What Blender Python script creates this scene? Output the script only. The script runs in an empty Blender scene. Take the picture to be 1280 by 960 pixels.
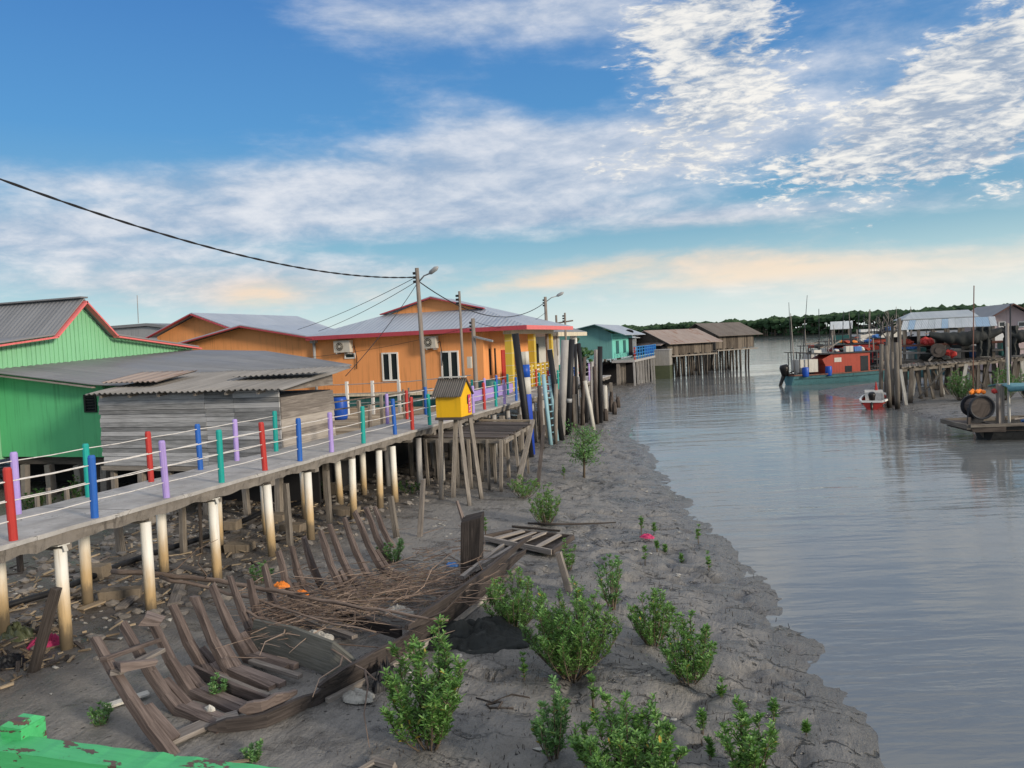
import bpy, math, random
from mathutils import Vector, Matrix, noise as mnoise
C = bpy.context.scene
COL = C.collection
rnd = random.Random(11)
R = math.radians

# ------------------------------------------------------------------ camera frame, used to work out real positions
F = 960.0; HC = 4.3; YAW = R(18.43); ROLL = R(2.6); PITCH = math.atan(51 / 960.0)
fw = Vector((-math.sin(YAW) * math.cos(PITCH), math.cos(YAW) * math.cos(PITCH), -math.sin(PITCH)))
r0 = Vector((math.cos(YAW), math.sin(YAW), 0)); u0 = r0.cross(fw)
cR = r0 * math.cos(ROLL) - u0 * math.sin(ROLL); cU = r0 * math.sin(ROLL) + u0 * math.cos(ROLL)
EYE = Vector((0, 0, HC))
def ray(px, py): return fw + cR * ((px - 640) / F) + cU * ((480 - py) / F)
def PZ(px, py, z): d = ray(px, py); return EYE + d * ((z - HC) / d.z)
def PD(px, py, t): return EYE + ray(px, py) * t
def PY(px, py, y): d = ray(px, py); return EYE + d * (y / d.y)
def PX(px, py, x): d = ray(px, py); return EYE + d * (x / d.x)

# ------------------------------------------------------------------ mesh builder
def basis(d):
    d = d.normalized(); a = Vector((0, 0, 1)) if abs(d.z) < .95 else Vector((1, 0, 0))
    s = d.cross(a).normalized(); return d, s, s.cross(d).normalized()
class MB:
    def __init__(self): self.v = []; self.f = []; self.uv = []; self.mi = []
    def face(self, pts, uvs=None, mi=0):
        n = len(self.v); self.v += [Vector(p) for p in pts]; self.f.append(list(range(n, n + len(pts))))
        if uvs is None:
            o = Vector(pts[0]); e = (Vector(pts[1]) - o); L = e.length or 1; e = e / L
            nn = e.cross(Vector(pts[-1]) - o)
            g = nn.cross(e).normalized() if nn.length > 1e-9 else Vector((0, 0, 1))
            uvs = [((Vector(p) - o).dot(e), (Vector(p) - o).dot(g)) for p in pts]
        self.uv.append(uvs); self.mi.append(mi)
    def box(self, x0, x1, y0, y1, z0, z1):
        if x0 > x1: x0, x1 = x1, x0
        if y0 > y1: y0, y1 = y1, y0
        if z0 > z1: z0, z1 = z1, z0
        p = [(x0,y0,z0),(x1,y0,z0),(x1,y1,z0),(x0,y1,z0),(x0,y0,z1),(x1,y0,z1),(x1,y1,z1),(x0,y1,z1)]
        self.hexa(p)
        return self
    def hexa(self, p, mi=0):
        n = len(self.v); self.v += [Vector(q) for q in p]; p = [Vector(q) for q in p]
        ex, ey, ez = (p[1]-p[0]).length, (p[3]-p[0]).length, (p[4]-p[0]).length
        o = rnd.random() * 20
        for idx, (a, b) in (((0,3,2,1),(ey,ex)),((4,5,6,7),(ex,ey)),((0,1,5,4),(ex,ez)),((1,2,6,5),(ey,ez)),((2,3,7,6),(ex,ez)),((3,0,4,7),(ey,ez))):
            self.f.append([n+i for i in idx])
            if b > a: u = [(o,o),(o,o+a),(o+b,o+a),(o+b,o)]
            else: u = [(o,o),(o+a,o),(o+a,o+b),(o,o+b)]
            self.uv.append(u); self.mi.append(mi)
        return self
    def beam(self, a, b, w, h, w2=None, h2=None, up=None, jit=0):
        """square timber from a to b; grain runs along it"""
        a = Vector(a); b = Vector(b); d, s, t = basis(b - a)
        if up is not None:
            up = Vector(up); s = d.cross(up).normalized(); t = s.cross(d).normalized()
        w2 = w if w2 is None else w2; h2 = h if h2 is None else h2
        L = (b - a).length; n = len(self.v); o = rnd.random() * 20
        def J(): return (d*rnd.uniform(-jit,jit)*2+s*rnd.uniform(-jit,jit)+t*rnd.uniform(-jit,jit)) if jit else Vector()
        for c, ww, hh in ((a, w/2, h/2), (b, w2/2, h2/2)):
            for x, y in ((-1,-1),(1,-1),(1,1),(-1,1)): self.v.append(c + s*x*ww + t*y*hh + J())
        for i in range(4):
            j = (i+1) % 4; self.f.append([n+i, n+j, n+4+j, n+4+i]); k = w if i % 2 == 0 else h
            self.uv.append([(o, o+i), (o, o+i+k), (o+L, o+i+k), (o+L, o+i)]); self.mi.append(0)
        self.f.append([n+3,n+2,n+1,n]); self.uv.append([(o,o),(o+.02,o),(o+.02,o+w),(o,o+w)]); self.mi.append(0)
        self.f.append([n+4,n+5,n+6,n+7]); self.uv.append([(o,o),(o+.02,o),(o+.02,o+w),(o,o+w)]); self.mi.append(0)
        return self
    def strip(self, loops):
        """a bent plank: four-cornered loops joined end to end, grain running along it"""
        n = len(self.v); L = 0; o = rnd.random()*20; Ls = []; loops = [[Vector(p) for p in l] for l in loops]
        for i, l in enumerate(loops):
            if i: L += (l[0]-loops[i-1][0]).length
            Ls.append(L); self.v += l
        for i in range(len(loops)-1):
            a = 0
            for k in range(4):
                k2 = (k+1) % 4; w_ = (loops[i][k2]-loops[i][k]).length
                self.f.append([n+i*4+k, n+i*4+k2, n+i*4+4+k2, n+i*4+4+k]); self.uv.append([(o+Ls[i], o+a), (o+Ls[i], o+a+w_), (o+Ls[i+1], o+a+w_), (o+Ls[i+1], o+a)]); self.mi.append(0); a += w_
        e = n+(len(loops)-1)*4
        self.f.append([n+3,n+2,n+1,n]); self.uv.append([(o,o),(o+.02,o),(o+.02,o+.1),(o,o+.1)]); self.mi.append(0)
        self.f.append([e,e+1,e+2,e+3]); self.uv.append([(o,o),(o+.02,o),(o+.02,o+.1),(o,o+.1)]); self.mi.append(0)
        return self
    def tube(self, pts, r, n=8, caps=True):
        """round pole or cable through pts; r a number or one per point"""
        pts = [Vector(p) for p in pts]; rr = r if isinstance(r, (list, tuple)) else [r] * len(pts)
        base = len(self.v); L = 0; Ls = []; s0 = None
        for i, p in enumerate(pts):
            d = (pts[min(i+1, len(pts)-1)] - pts[max(i-1, 0)])
            d, s, t = basis(d)
            if s0 is not None:
                s = (s0 - d * s0.dot(d))
                s = s.normalized() if s.length > 1e-6 else s0
                t = s.cross(d).normalized()
            s0 = s
            if i: L += (p - pts[i-1]).length
            Ls.append(L)
            for k in range(n):
                a = 2*math.pi*k/n; self.v.append(p + (s*math.cos(a) + t*math.sin(a)) * rr[i])
        o = rnd.random() * 20
        for i in range(len(pts)-1):
            for k in range(n):
                k2 = (k+1) % n; q = base+i*n
                self.f.append([q+k, q+n+k, q+n+k2, q+k2]); c = 2*math.pi*rr[i]/n
                self.uv.append([(o+Ls[i], o+k*c), (o+Ls[i+1], o+k*c), (o+Ls[i+1], o+(k+1)*c), (o+Ls[i], o+(k+1)*c)]); self.mi.append(0)
        if caps:
            self.f.append([base+k for k in range(n)]); self.uv.append([(o,o+k*.01) for k in range(n)]); self.mi.append(0)
            q = base+(len(pts)-1)*n
            self.f.append([q+k for k in reversed(range(n))]); self.uv.append([(o,o+k*.01) for k in range(n)]); self.mi.append(0)
        return self
    def prism(self, poly, vec):
        """polygon poly extruded by vec, closed"""
        poly = [Vector(p) for p in poly]; vec = Vector(vec); top = [p + vec for p in poly]
        self.face(list(reversed(poly))); self.face(top)
        for i in range(len(poly)):
            j = (i+1) % len(poly); self.face([poly[i], poly[j], top[j], top[i]])
        return self
    def grid(self, fn, nu, nv, uvfn=None, thick=None):
        b = len(self.v)
        P = [[Vector(fn(i/nu, j/nv)) for j in range(nv+1)] for i in range(nu+1)]
        for row in P: self.v += row
        for i in range(nu):
            for j in range(nv):
                a = b+i*(nv+1)+j; self.f.append([a, a+nv+1, a+nv+2, a+1])
                q = [(i/nu,j/nv),((i+1)/nu,j/nv),((i+1)/nu,(j+1)/nv),(i/nu,(j+1)/nv)]
                self.uv.append([uvfn(*x) for x in q] if uvfn else [(P[0][0]-P[int(x[0]*nu+.5)][int(x[1]*nv+.5)]).to_tuple()[:2] for x in q]); self.mi.append(0)
        return self
    def sheet(self, fn, nu, nv, th, uvfn=None):
        """a closed sheet of thickness th hanging below fn"""
        self.grid(fn, nu, nv, uvfn)
        b = len(self.v) - (nu+1)*(nv+1); idx = lambda i, j: b+i*(nv+1)+j
        n2 = len(self.v); self.v += [p - Vector((0,0,th)) for p in self.v[b:b+(nu+1)*(nv+1)]]
        low = lambda i, j: n2+i*(nv+1)+j
        for i in range(nu):
            for j in range(nv):
                self.f.append([low(i,j), low(i,j+1), low(i+1,j+1), low(i+1,j)])
                q = [(i/nu,j/nv),(i/nu,(j+1)/nv),((i+1)/nu,(j+1)/nv),((i+1)/nu,j/nv)]
                self.uv.append([uvfn(*x) for x in q] if uvfn else [(0,0)]*4); self.mi.append(0)
        ring = [(i,0) for i in range(nu)]+[(nu,j) for j in range(nv)]+[(i,nv) for i in range(nu,0,-1)]+[(0,j) for j in range(nv,0,-1)]
        for k in range(len(ring)):
            a, c = ring[k], ring[(k+1)%len(ring)]
            self.f.append([idx(*c), idx(*a), low(*a), low(*c)]); self.uv.append([(0,0),(.1,0),(.1,.02),(0,.02)]); self.mi.append(0)
        return self
    def ball(self, c, r, sub=1, jit=0, sc=(1,1,1)):
        import bmesh
        bm = bmesh.new(); bmesh.ops.create_icosphere(bm, subdivisions=sub, radius=1); n = len(self.v); c = Vector(c)
        for v in bm.verts:
            k = r*(1+rnd.uniform(-jit,jit)); self.v.append(c + Vector((v.co.x*sc[0], v.co.y*sc[1], v.co.z*sc[2]))*k)
        for f in bm.faces:
            self.f.append([n+v.index for v in f.verts]); self.uv.append([(v.co.x*r, v.co.z*r) for v in f.verts]); self.mi.append(0)
        bm.free(); return self
    def build(self, name, mat, parent=None, smooth=False, bevel=0, **props):
        off = Vector()
        if parent is None:
            if self.v:
                xs = [v.x for v in self.v]; ys = [v.y for v in self.v]; zs = [v.z for v in self.v]
                off = Vector(((min(xs)+max(xs))/2, (min(ys)+max(ys))/2, min(zs)))
        else:
            p = parent
            while p is not None: off += p.location; p = p.parent
        me = bpy.data.meshes.new(name)
        me.from_pydata([tuple(v - off) for v in self.v], [], self.f)
        uvl = me.uv_layers.new(name='UVMap'); k = 0; flat = []
        for u in self.uv:
            for a in u: flat += [a[0], a[1]]
        uvl.data.foreach_set('uv', flat)
        for m in (mat if isinstance(mat, (list, tuple)) else [mat]): me.materials.append(m)
        if any(self.mi): me.polygons.foreach_set('material_index', self.mi)
        if smooth: me.polygons.foreach_set('use_smooth', [True]*len(me.polygons))
        me.update()
        o = bpy.data.objects.new(name, me); COL.objects.link(o)
        if parent is None: o.location = off
        else: o.parent = parent
        if bevel:
            md = o.modifiers.new('bevel', 'BEVEL'); md.width = bevel; md.segments = 2; md.limit_method = 'ANGLE'
        for a, b in props.items(): o[a] = b
        return o
def tag(o, label, cat, group=None):
    o['label'] = label; o['category'] = cat
    if group: o['group'] = group
    return o
def thing(name, label, cat, loc=(0,0,0), group=None):
    o = bpy.data.objects.new(name, None); COL.objects.link(o); o.location = loc; o.empty_display_size = .2
    return tag(o, label, cat, group)
def structure(o): o['kind'] = 'structure'; return o
def stuff(o, label=None, cat=None):
    o['kind'] = 'stuff'
    if label: o['label'] = label; o['category'] = cat
    return o
def dup(root, loc, rz=0, sc=1, label=None, group=None):
    r = root.copy(); COL.objects.link(r); r.location = loc; r.rotation_euler = (0, 0, rz); r.scale = (sc, sc, sc)
    if label: r['label'] = label
    if group: r['group'] = group
    for ch in root.children:
        c = ch.copy(); COL.objects.link(c); c.parent = r
        for g in ch.children:
            d = g.copy(); COL.objects.link(d); d.parent = c
    return r
def lerp(a, b, t): return a + (b - a) * t
def fbm(x, y, z=0, o=4): return mnoise.fractal(Vector((x, y, z)), 1.0, 2.0, o)

# ------------------------------------------------------------------ materials
class NT:
    def __init__(self, tree): self.t = tree; self.n = tree.nodes; self.l = tree.links
    def new(self, typ, ins=None, **kw):
        nd = self.n.new(typ)
        for k, v in kw.items(): setattr(nd, k, v)
        for k, v in (ins or {}).items():
            s = nd.inputs[k]
            if hasattr(v, 'is_output') or isinstance(v, bpy.types.NodeSocket): self.l.new(v, s)
            else: s.default_value = v
        return nd
    def math(self, op, a, b=None, c=None, clamp=False):
        nd = self.n.new('ShaderNodeMath'); nd.operation = op; nd.use_clamp = clamp
        for i, v in enumerate((a, b, c)):
            if v is None: continue
            if isinstance(v, bpy.types.NodeSocket): self.l.new(v, nd.inputs[i])
            else: nd.inputs[i].default_value = v
        return nd.outputs[0]
    def mix(self, fac, a, b, blend='MIX'):
        nd = self.n.new('ShaderNodeMix'); nd.data_type = 'RGBA'; nd.blend_type = blend
        for s, v in ((nd.inputs[0], fac), (nd.inputs[6], a), (nd.inputs[7], b)):
            if isinstance(v, bpy.types.NodeSocket): self.l.new(v, s)
            else: s.default_value = v if not isinstance(v, tuple) or len(v) == 4 else (*v, 1)
        return nd.outputs[2]
    def ramp(self, fac, stops, interp='LINEAR'):
        nd = self.n.new('ShaderNodeValToRGB'); cr = nd.color_ramp; cr.interpolation = interp
        while len(cr.elements) < len(stops): cr.elements.new(.5)
        for e, (p, c) in zip(cr.elements, stops):
            e.position = p; e.color = (c, c, c, 1) if isinstance(c, (int, float)) else (*c, 1)
        self.l.new(fac, nd.inputs[0]); return nd.outputs[0]
    def noise(self, vec, scale, detail=4, rough=.55, dist=0):
        nd = self.new('ShaderNodeTexNoise', {'Scale': scale, 'Detail': detail, 'Roughness': rough, 'Distortion': dist})
        if vec is not None: self.l.new(vec, nd.inputs['Vector'])
        return nd.outputs['Fac']
    def mapping(self, vec, scale=(1,1,1), rot=(0,0,0), loc=(0,0,0)):
        return self.new('ShaderNodeMapping', {'Vector': vec, 'Scale': scale, 'Rotation': rot, 'Location': loc}).outputs[0]
    def sstep(self, v, a, b):
        nd = self.new('ShaderNodeMapRange', {'From Min': a, 'From Max': b}, interpolation_type='SMOOTHSTEP'); self.l.new(v, nd.inputs[0]); return nd.outputs[0]
def newmat(name):
    m = bpy.data.materials.new(name); m.use_nodes = True; nt = NT(m.node_tree); b = m.node_tree.nodes['Principled BSDF']
    return m, nt, b
def sc(c, k): return tuple(x * k for x in c)
def paint(name, col, rough=.6, var=.18, dirt=.25, dirtcol=(.10,.085,.07), scale=3, spec=.3, bump=.15, chip=0, chipcol=(.16,.12,.09)):
    """painted or plain surface: slow colour drift, blotchy dirt, optional flaked patches"""
    m, n, b = newmat(name); tc = n.new('ShaderNodeTexCoord'); P = tc.outputs['Object']
    n1 = n.noise(P, scale, 5, .6); n2 = n.noise(n.mapping(P, (1,1,.25)), scale*4, 6, .7); n3 = n.noise(P, scale*30, 3)
    oi = n.new('ShaderNodeObjectInfo').outputs['Random']
    c = n.mix(n1, sc(col, 1-var), sc(col, 1+var))
    c = n.mix(n.math('MULTIPLY', n.sstep(n2, .5, .8), dirt), c, dirtcol)
    n4 = n.noise(n.mapping(P, (7,7,.30)), 1.6, 5, .65); n5 = n.noise(P, .7, 3)
    c = n.mix(n.math('MULTIPLY', n.math('MULTIPLY', n.sstep(n4, .48, .70), n.sstep(n5, .30, .62)), min(1, dirt*3)), c, sc(col, .42))
    if chip:
        k = n.sstep(n.noise(P, scale*2.2, 6, .65, .3), .62-chip*.2, .66-chip*.2); c = n.mix(k, c, chipcol)
    n.l.new(c, b.inputs['Base Color'])
    n.l.new(n.math('ADD', n.math('MULTIPLY', n2, .3), rough-.15), b.inputs['Roughness']); b.inputs['Specular IOR Level'].default_value = spec
    bp = n.new('ShaderNodeBump', {'Height': n.math('ADD', n3, n2), 'Strength': bump, 'Distance': .01}); n.l.new(bp.outputs[0], b.inputs['Normal'])
    return m
def wood(name, c1, c2, rough=.85, fine=1., wetz=None):
    """weathered timber: grain along UV u, each board its own tone"""
    m, n, b = newmat(name); uv = n.new('ShaderNodeUVMap').outputs[0]
    g = n.noise(n.mapping(uv, (1.6*fine, 38*fine, 1)), 1, 6, .65, .4); bl = n.noise(n.mapping(uv, (1.2, 3, 1)), 1.3, 4)
    isl = n.new('ShaderNodeNewGeometry').outputs['Random Per Island']
    f = n.math('ADD', n.math('MULTIPLY', g, .75), n.math('ADD', n.math('MULTIPLY', bl, .35), n.math('MULTIPLY', n.math('SUBTRACT', isl, .5), .34)))
    c = n.ramp(f, [(.25, sc(c1, .55)), (.45, c1), (.7, c2), (.95, sc(c2, 1.25))])
    if wetz is not None:      # the tide stains the foot of every pile dark
        z = n.new('ShaderNodeSeparateXYZ', {0: n.new('ShaderNodeNewGeometry').outputs['Position']}).outputs[2]
        zz = n.math('ADD', z, n.math('MULTIPLY', bl, .5))
        c = n.mix(n.sstep(zz, wetz+.45, wetz-.1), c, sc(c1, .35))
    n.l.new(c, b.inputs['Base Color']); b.inputs['Roughness'].default_value = rough; b.inputs['Specular IOR Level'].default_value = .25
    bp = n.new('ShaderNodeBump', {'Height': g, 'Strength': .55, 'Distance': .012}); n.l.new(bp.outputs[0], b.inputs['Normal'])
    return m
def roofing(name, c1, c2, pitch=.09, rust=0., rustcol=(.17,.09,.055), rough=.5, metal=0., real=False):
    """corrugated sheet; corrugation runs along UV u, repeats along v"""
    m, n, b = newmat(name); uv = n.new('ShaderNodeUVMap').outputs[0]
    sx = n.new('ShaderNodeSeparateXYZ', {0: uv})
    w = n.math('SINE', n.math('MULTIPLY', sx.outputs[1], 2*math.pi/pitch)); w = n.math('MULTIPLY_ADD', w, .5, .5)
    st = n.noise(n.mapping(uv, (.35, 6, 1)), 1, 5, .6); bl = n.noise(uv, .6, 5, .6)
    sh = n.new('ShaderNodeTexWhiteNoise', noise_dimensions='2D'); n.l.new(n.new('ShaderNodeVectorMath', {0: uv, 1: (1/2.4, 1/.8, 1)}, operation='MULTIPLY').outputs[0], (fl := n.new('ShaderNodeVectorMath', operation='FLOOR')).inputs[0]); n.l.new(fl.outputs[0], sh.inputs['Vector'])
    f = n.math('ADD', n.math('MULTIPLY', st, .6), n.math('ADD', n.math('MULTIPLY', bl, .35), n.math('MULTIPLY', sh.outputs['Value'], .12)))
    c = n.mix(n.sstep(f, .3, .8), c1, c2)
    if rust: c = n.mix(n.sstep(n.math('ADD', st, n.math('MULTIPLY', bl, .8)), 1.28-rust*.6, 1.4-rust*.6), c, rustcol)
    n.l.new(c, b.inputs['Base Color']); b.inputs['Roughness'].default_value = rough; b.inputs['Metallic'].default_value = metal; b.inputs['Specular IOR Level'].default_value = .35
    if not real:
        bp = n.new('ShaderNodeBump', {'Height': w, 'Strength': .6, 'Distance': .025}); n.l.new(bp.outputs[0], b.inputs['Normal'])
    else:
        bp = n.new('ShaderNodeBump', {'Height': st, 'Strength': .2, 'Distance': .01}); n.l.new(bp.outputs[0], b.inputs['Normal'])
    return m
def leafmat(name, c1, c2, c3):
    m, n, b = newmat(name); isl = n.new('ShaderNodeNewGeometry').outputs['Random Per Island']
    c = n.ramp(isl, [(0, c1), (.5, c2), (.985, c3), (.994, (.42,.30,.04))])
    n.l.new(c, b.inputs['Base Color']); b.inputs['Roughness'].default_value = .42; b.inputs['Specular IOR Level'].default_value = .45
    tr = n.new('ShaderNodeBsdfTranslucent', {'Color': n.mix(.35, c, (.25,.45,.05))}); ms = n.new('ShaderNodeMixShader', {0: .28})
    n.l.new(b.outputs[0], ms.inputs[1]); n.l.new(tr.outputs[0], ms.inputs[2]); n.l.new(ms.outputs[0], m.node_tree.nodes['Material Output'].inputs[0])
    return m
def glassmat(name, col=(.02,.025,.03), rough=.08):
    m, n, b = newmat(name); b.inputs['Base Color'].default_value = (*col, 1); b.inputs['Roughness'].default_value = rough; b.inputs['Specular IOR Level'].default_value = .6
    P = n.new('ShaderNodeTexCoord').outputs['Object']; bp = n.new('ShaderNodeBump', {'Height': n.noise(P, 2.5, 2), 'Strength': .08, 'Distance': .05}); n.l.new(bp.outputs[0], b.inputs['Normal'])
    return m
def pilemat():
    """white plastic-sleeved concrete pile, stained tan by the tide"""
    m, n, b = newmat('white pile tide stained'); P = n.new('ShaderNodeTexCoord').outputs['Object']
    z = n.new('ShaderNodeSeparateXYZ', {0: n.new('ShaderNodeNewGeometry').outputs['Position']}).outputs[2]
    oi = n.new('ShaderNodeObjectInfo').outputs['Random']
    n1 = n.noise(n.mapping(P, (5,5,1)), 2, 6, .7); n2 = n.noise(n.mapping(P, (30,30,1.2)), 1, 4)
    zz = n.math('ADD', n.math('ADD', z, n.math('MULTIPLY', n1, .7)), n.math('MULTIPLY', oi, -.25))
    c = n.mix(n.sstep(zz, 1.75, .95), (.72,.71,.66), (.50,.36,.19)); c = n.mix(n.math('MULTIPLY', n.sstep(n2, .52, .75), .45), c, (.30,.22,.13))
    c = n.mix(n.sstep(zz, .98, .72), c, (.20,.155,.10))
    n.l.new(c, b.inputs['Base Color']); b.inputs['Roughness'].default_value = .55
    return m
M = {}
M['pile'] = pilemat()
M['conc'] = paint('grey concrete', (.36,.35,.34), .85, .2, .45, (.16,.14,.12), 2.5, bump=.5)
m, n, b = newmat('walkway concrete'); uv = n.new('ShaderNodeUVMap').outputs[0]; P = n.new('ShaderNodeTexCoord').outputs['Object']
a_ = n.noise(P, 1.4, 6, .65); b_ = n.noise(P, 9, 5, .65); st_ = n.noise(n.mapping(P, (3,.5,1)), 1.5, 5, .6); cr_ = n.noise(P, 2.2, 6, .6, .8)
u_ = n.new('ShaderNodeSeparateXYZ', {0: uv}).outputs[0]; fr_ = n.math('FRACT', n.math('DIVIDE', u_, 3.1)); seam = n.sstep(n.math('ABSOLUTE', n.math('SUBTRACT', fr_, .5)), .006, .003)
crack = n.math('MULTIPLY', n.sstep(n.math('ABSOLUTE', n.math('SUBTRACT', cr_, .5)), .010, .003), n.sstep(a_, .5, .6))
c_ = n.mix(n.sstep(a_, .3, .7), (.27,.262,.255), (.42,.41,.40)); c_ = n.mix(n.math('MULTIPLY', n.sstep(st_, .5, .75), .55), c_, (.19,.175,.16)); c_ = n.mix(n.math('MULTIPLY', n.sstep(b_, .55, .8), .5), c_, (.15,.14,.125)); c_ = n.mix(n.math('MULTIPLY', n.math('MAXIMUM', seam, crack), .8), c_, (.07,.065,.06))
n.l.new(c_, b.inputs['Base Color']); b.inputs['Roughness'].default_value = .85; bp_ = n.new('ShaderNodeBump', {'Height': n.math('SUBTRACT', b_, n.math('MAXIMUM', seam, crack)), 'Strength': .5, 'Distance': .012}); n.l.new(bp_.outputs[0], b.inputs['Normal']); M['deckconc'] = m
M['conc_dark'] = paint('stained concrete', (.22,.20,.18), .9, .3, .6, (.08,.07,.06), 4, bump=.7)
M['brickc'] = paint('old brown concrete blocks', (.20,.165,.125), .9, .3, .5, (.08,.07,.06), 6, bump=.7)
M['red'] = paint('red post paint', (.40,.035,.03), .45, .12, .15, scale=6)
M['blue'] = paint('blue post paint', (.02,.11,.42), .45, .12, .12, scale=6)
M['lilac'] = paint('lilac post paint', (.36,.27,.60), .45, .1, .15, scale=6)
M['teal'] = paint('sea green post paint', (.01,.30,.27), .45, .12, .12, scale=6)
M['wire'] = paint('pale railing wire', (.62,.60,.58), .5, .1, .2)
M['black'] = paint('black plastic', (.012,.013,.016), .5, .3, .3, (.06,.055,.05))
M['cable'] = paint('black cable', (.015,.015,.017), .55, .2, .1)
M['oldwood'] = wood('weathered grey timber', (.17,.15,.135), (.34,.31,.28))
M['shackwood'] = wood('silvered shack boards', (.19,.195,.20), (.40,.405,.415))
M['pilewood'] = wood('weathered stilts', (.13,.115,.10), (.30,.27,.235), wetz=.45)
M['darkwood'] = wood('dark wet timber', (.045,.038,.034), (.12,.10,.09), wetz=.35)
M['wreck'] = wood('rotting brown ship timber', (.085,.066,.060), (.215,.175,.16))
M['wreckdark'] = wood('dark rotting hull plank', (.028,.024,.023), (.085,.072,.068))
M['board'] = wood('mouldy grey green board', (.11,.11,.095), (.19,.185,.165))
M['tanwood'] = wood('tan planks', (.30,.235,.16), (.46,.38,.28))
M['branch'] = wood('dry brown branch', (.125,.09,.072), (.27,.205,.165))
M['straw'] = wood('dry straw twigs', (.20,.15,.10), (.36,.29,.20))
M['greenwall'] = paint('bright green render', (.11,.48,.215), .6, .10, .18, (.04,.20,.10), .6, bump=.1)
M['green2'] = paint('pale green boards', (.21,.48,.28), .55, .06, .1, scale=.8)
M['pink'] = paint('salmon pink trim', (.66,.16,.16), .5, .08, .12, scale=1)
M['maroon'] = paint('dusky red trim', (.38,.055,.075), .5, .1, .12, scale=1)
M['orange'] = paint('orange render', (.76,.325,.12), .65, .07, .16, (.40,.16,.05), .5, bump=.1)
M['cream'] = paint('cream beam', (.62,.55,.42), .6, .1, .25)
M['yellowtile'] = paint('yellow tiles', (.62,.45,.06), .35, .1, .12, scale=2)
M['white'] = paint('white paint', (.72,.72,.70), .5, .06, .2, scale=2)
M['offwhite'] = paint('dirty white paint', (.52,.51,.47), .65, .12, .4, scale=2)
M['shrine'] = paint('bright yellow paint', (.74,.43,.012), .45, .06, .12, (.35,.2,.03), 4)
M['tealdark'] = paint('dark teal board', (.03,.12,.12), .5, .2, .3)
M['tealwall'] = paint('dusty teal wall', (.12,.29,.28), .6, .07, .15, scale=.6)
M['turq'] = paint('turquoise wall', (.17,.56,.48), .6, .06, .12, scale=.6)
M['glass'] = glassmat('dark window glass')
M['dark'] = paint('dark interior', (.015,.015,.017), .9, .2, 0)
M['roofgrey'] = roofing('grey roof sheet', (.15,.155,.165), (.23,.235,.245), .19, 0)
M['roofblue'] = roofing('blue grey roof sheet', (.27,.31,.37), (.37,.41,.47), .2, 0, rough=.45)
M['roofold'] = roofing('old cement roof sheet', (.15,.145,.14), (.29,.28,.27), .15, .25, (.08,.06,.05), .85, real=True)
M['roofrust'] = roofing('rusty roof sheet', (.24,.19,.17), (.33,.28,.25), .12, .55, (.19,.095,.06), .8)
M['roofpale'] = roofing('pale zinc roof sheet', (.40,.43,.45), (.55,.58,.60), .12, .15, rough=.5)
M['metal'] = paint('grey metal', (.30,.31,.32), .45, .1, .3)
M['acgrey'] = paint('beige metal casing', (.52,.49,.43), .5, .06, .2)
M['rustpole'] = paint('rusty pole', (.22,.19,.165), .7, .25, .5, (.12,.07,.045), 3)
M['greenpaint'] = None
M['net'] = paint('black tarpaulin', (.022,.026,.026), .6, .4, .5, (.06,.06,.055), 5, bump=.8)
M['pinkcloth'] = paint('crimson cloth', (.46,.04,.13), .7, .2, .2, bump=.4)
M['litter'] = paint('pale plastic litter', (.36,.35,.32), .5, .2, .4)
M['bluedrum'] = paint('blue plastic drum', (.012,.075,.40), .4, .1, .15)
M['leaf'] = leafmat('mangrove leaf', (.05,.13,.03), (.115,.26,.06), (.23,.41,.12))
M['leaf2'] = leafmat('pale mangrove leaf', (.06,.15,.05), (.12,.27,.085), (.22,.39,.15))
M['leafdark'] = leafmat('dark weed leaf', (.015,.05,.015), (.03,.09,.025), (.06,.15,.04))
M['stem'] = wood('shrub stem', (.07,.055,.04), (.16,.125,.09))
# ------------------------------------------------------------------ the setting: mud, water, sky, light, camera
def interp(tab, t):
    if t <= tab[0][0]: return tab[0][1]
    for (a, x), (b, y) in zip(tab, tab[1:]):
        if t <= b: return lerp(x, y, (t-a)/(b-a))
    return tab[-1][1]
SHORE = [(-30,3.0),(0,1.4),(7,1.05),(8,1.03),(10,.84),(11.5,.45),(13,.22),(14.2,-.3),(14.9,-.62),(15.5,-.6),(18.1,-1.4),(20.3,-2.05),(23,-3.0),(25.2,-3.5),(29.7,-4.6),(33.4,-5.7),(42,-6.9),(53,-8.2),(60,-8.6),(70,-9.6),(77,-11.5),(82,-15),(95,-22),(140,-40),(1e4,-40)]
SHORE_R = [(32.5,60),(33.4,24),(34.2,14),(35.6,9.6),(37.5,7.3),(41.5,6.1),(46.7,6.4),(50,5.4),(53.5,3.9),(57,3.4),(61,5.2),(66,10),(76,14),(90,22),(140,40),(1e4,40)]
def sst(x, a, b): t = min(1, max(0, (x-a)/(b-a))); return t*t*(3-2*t)
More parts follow.
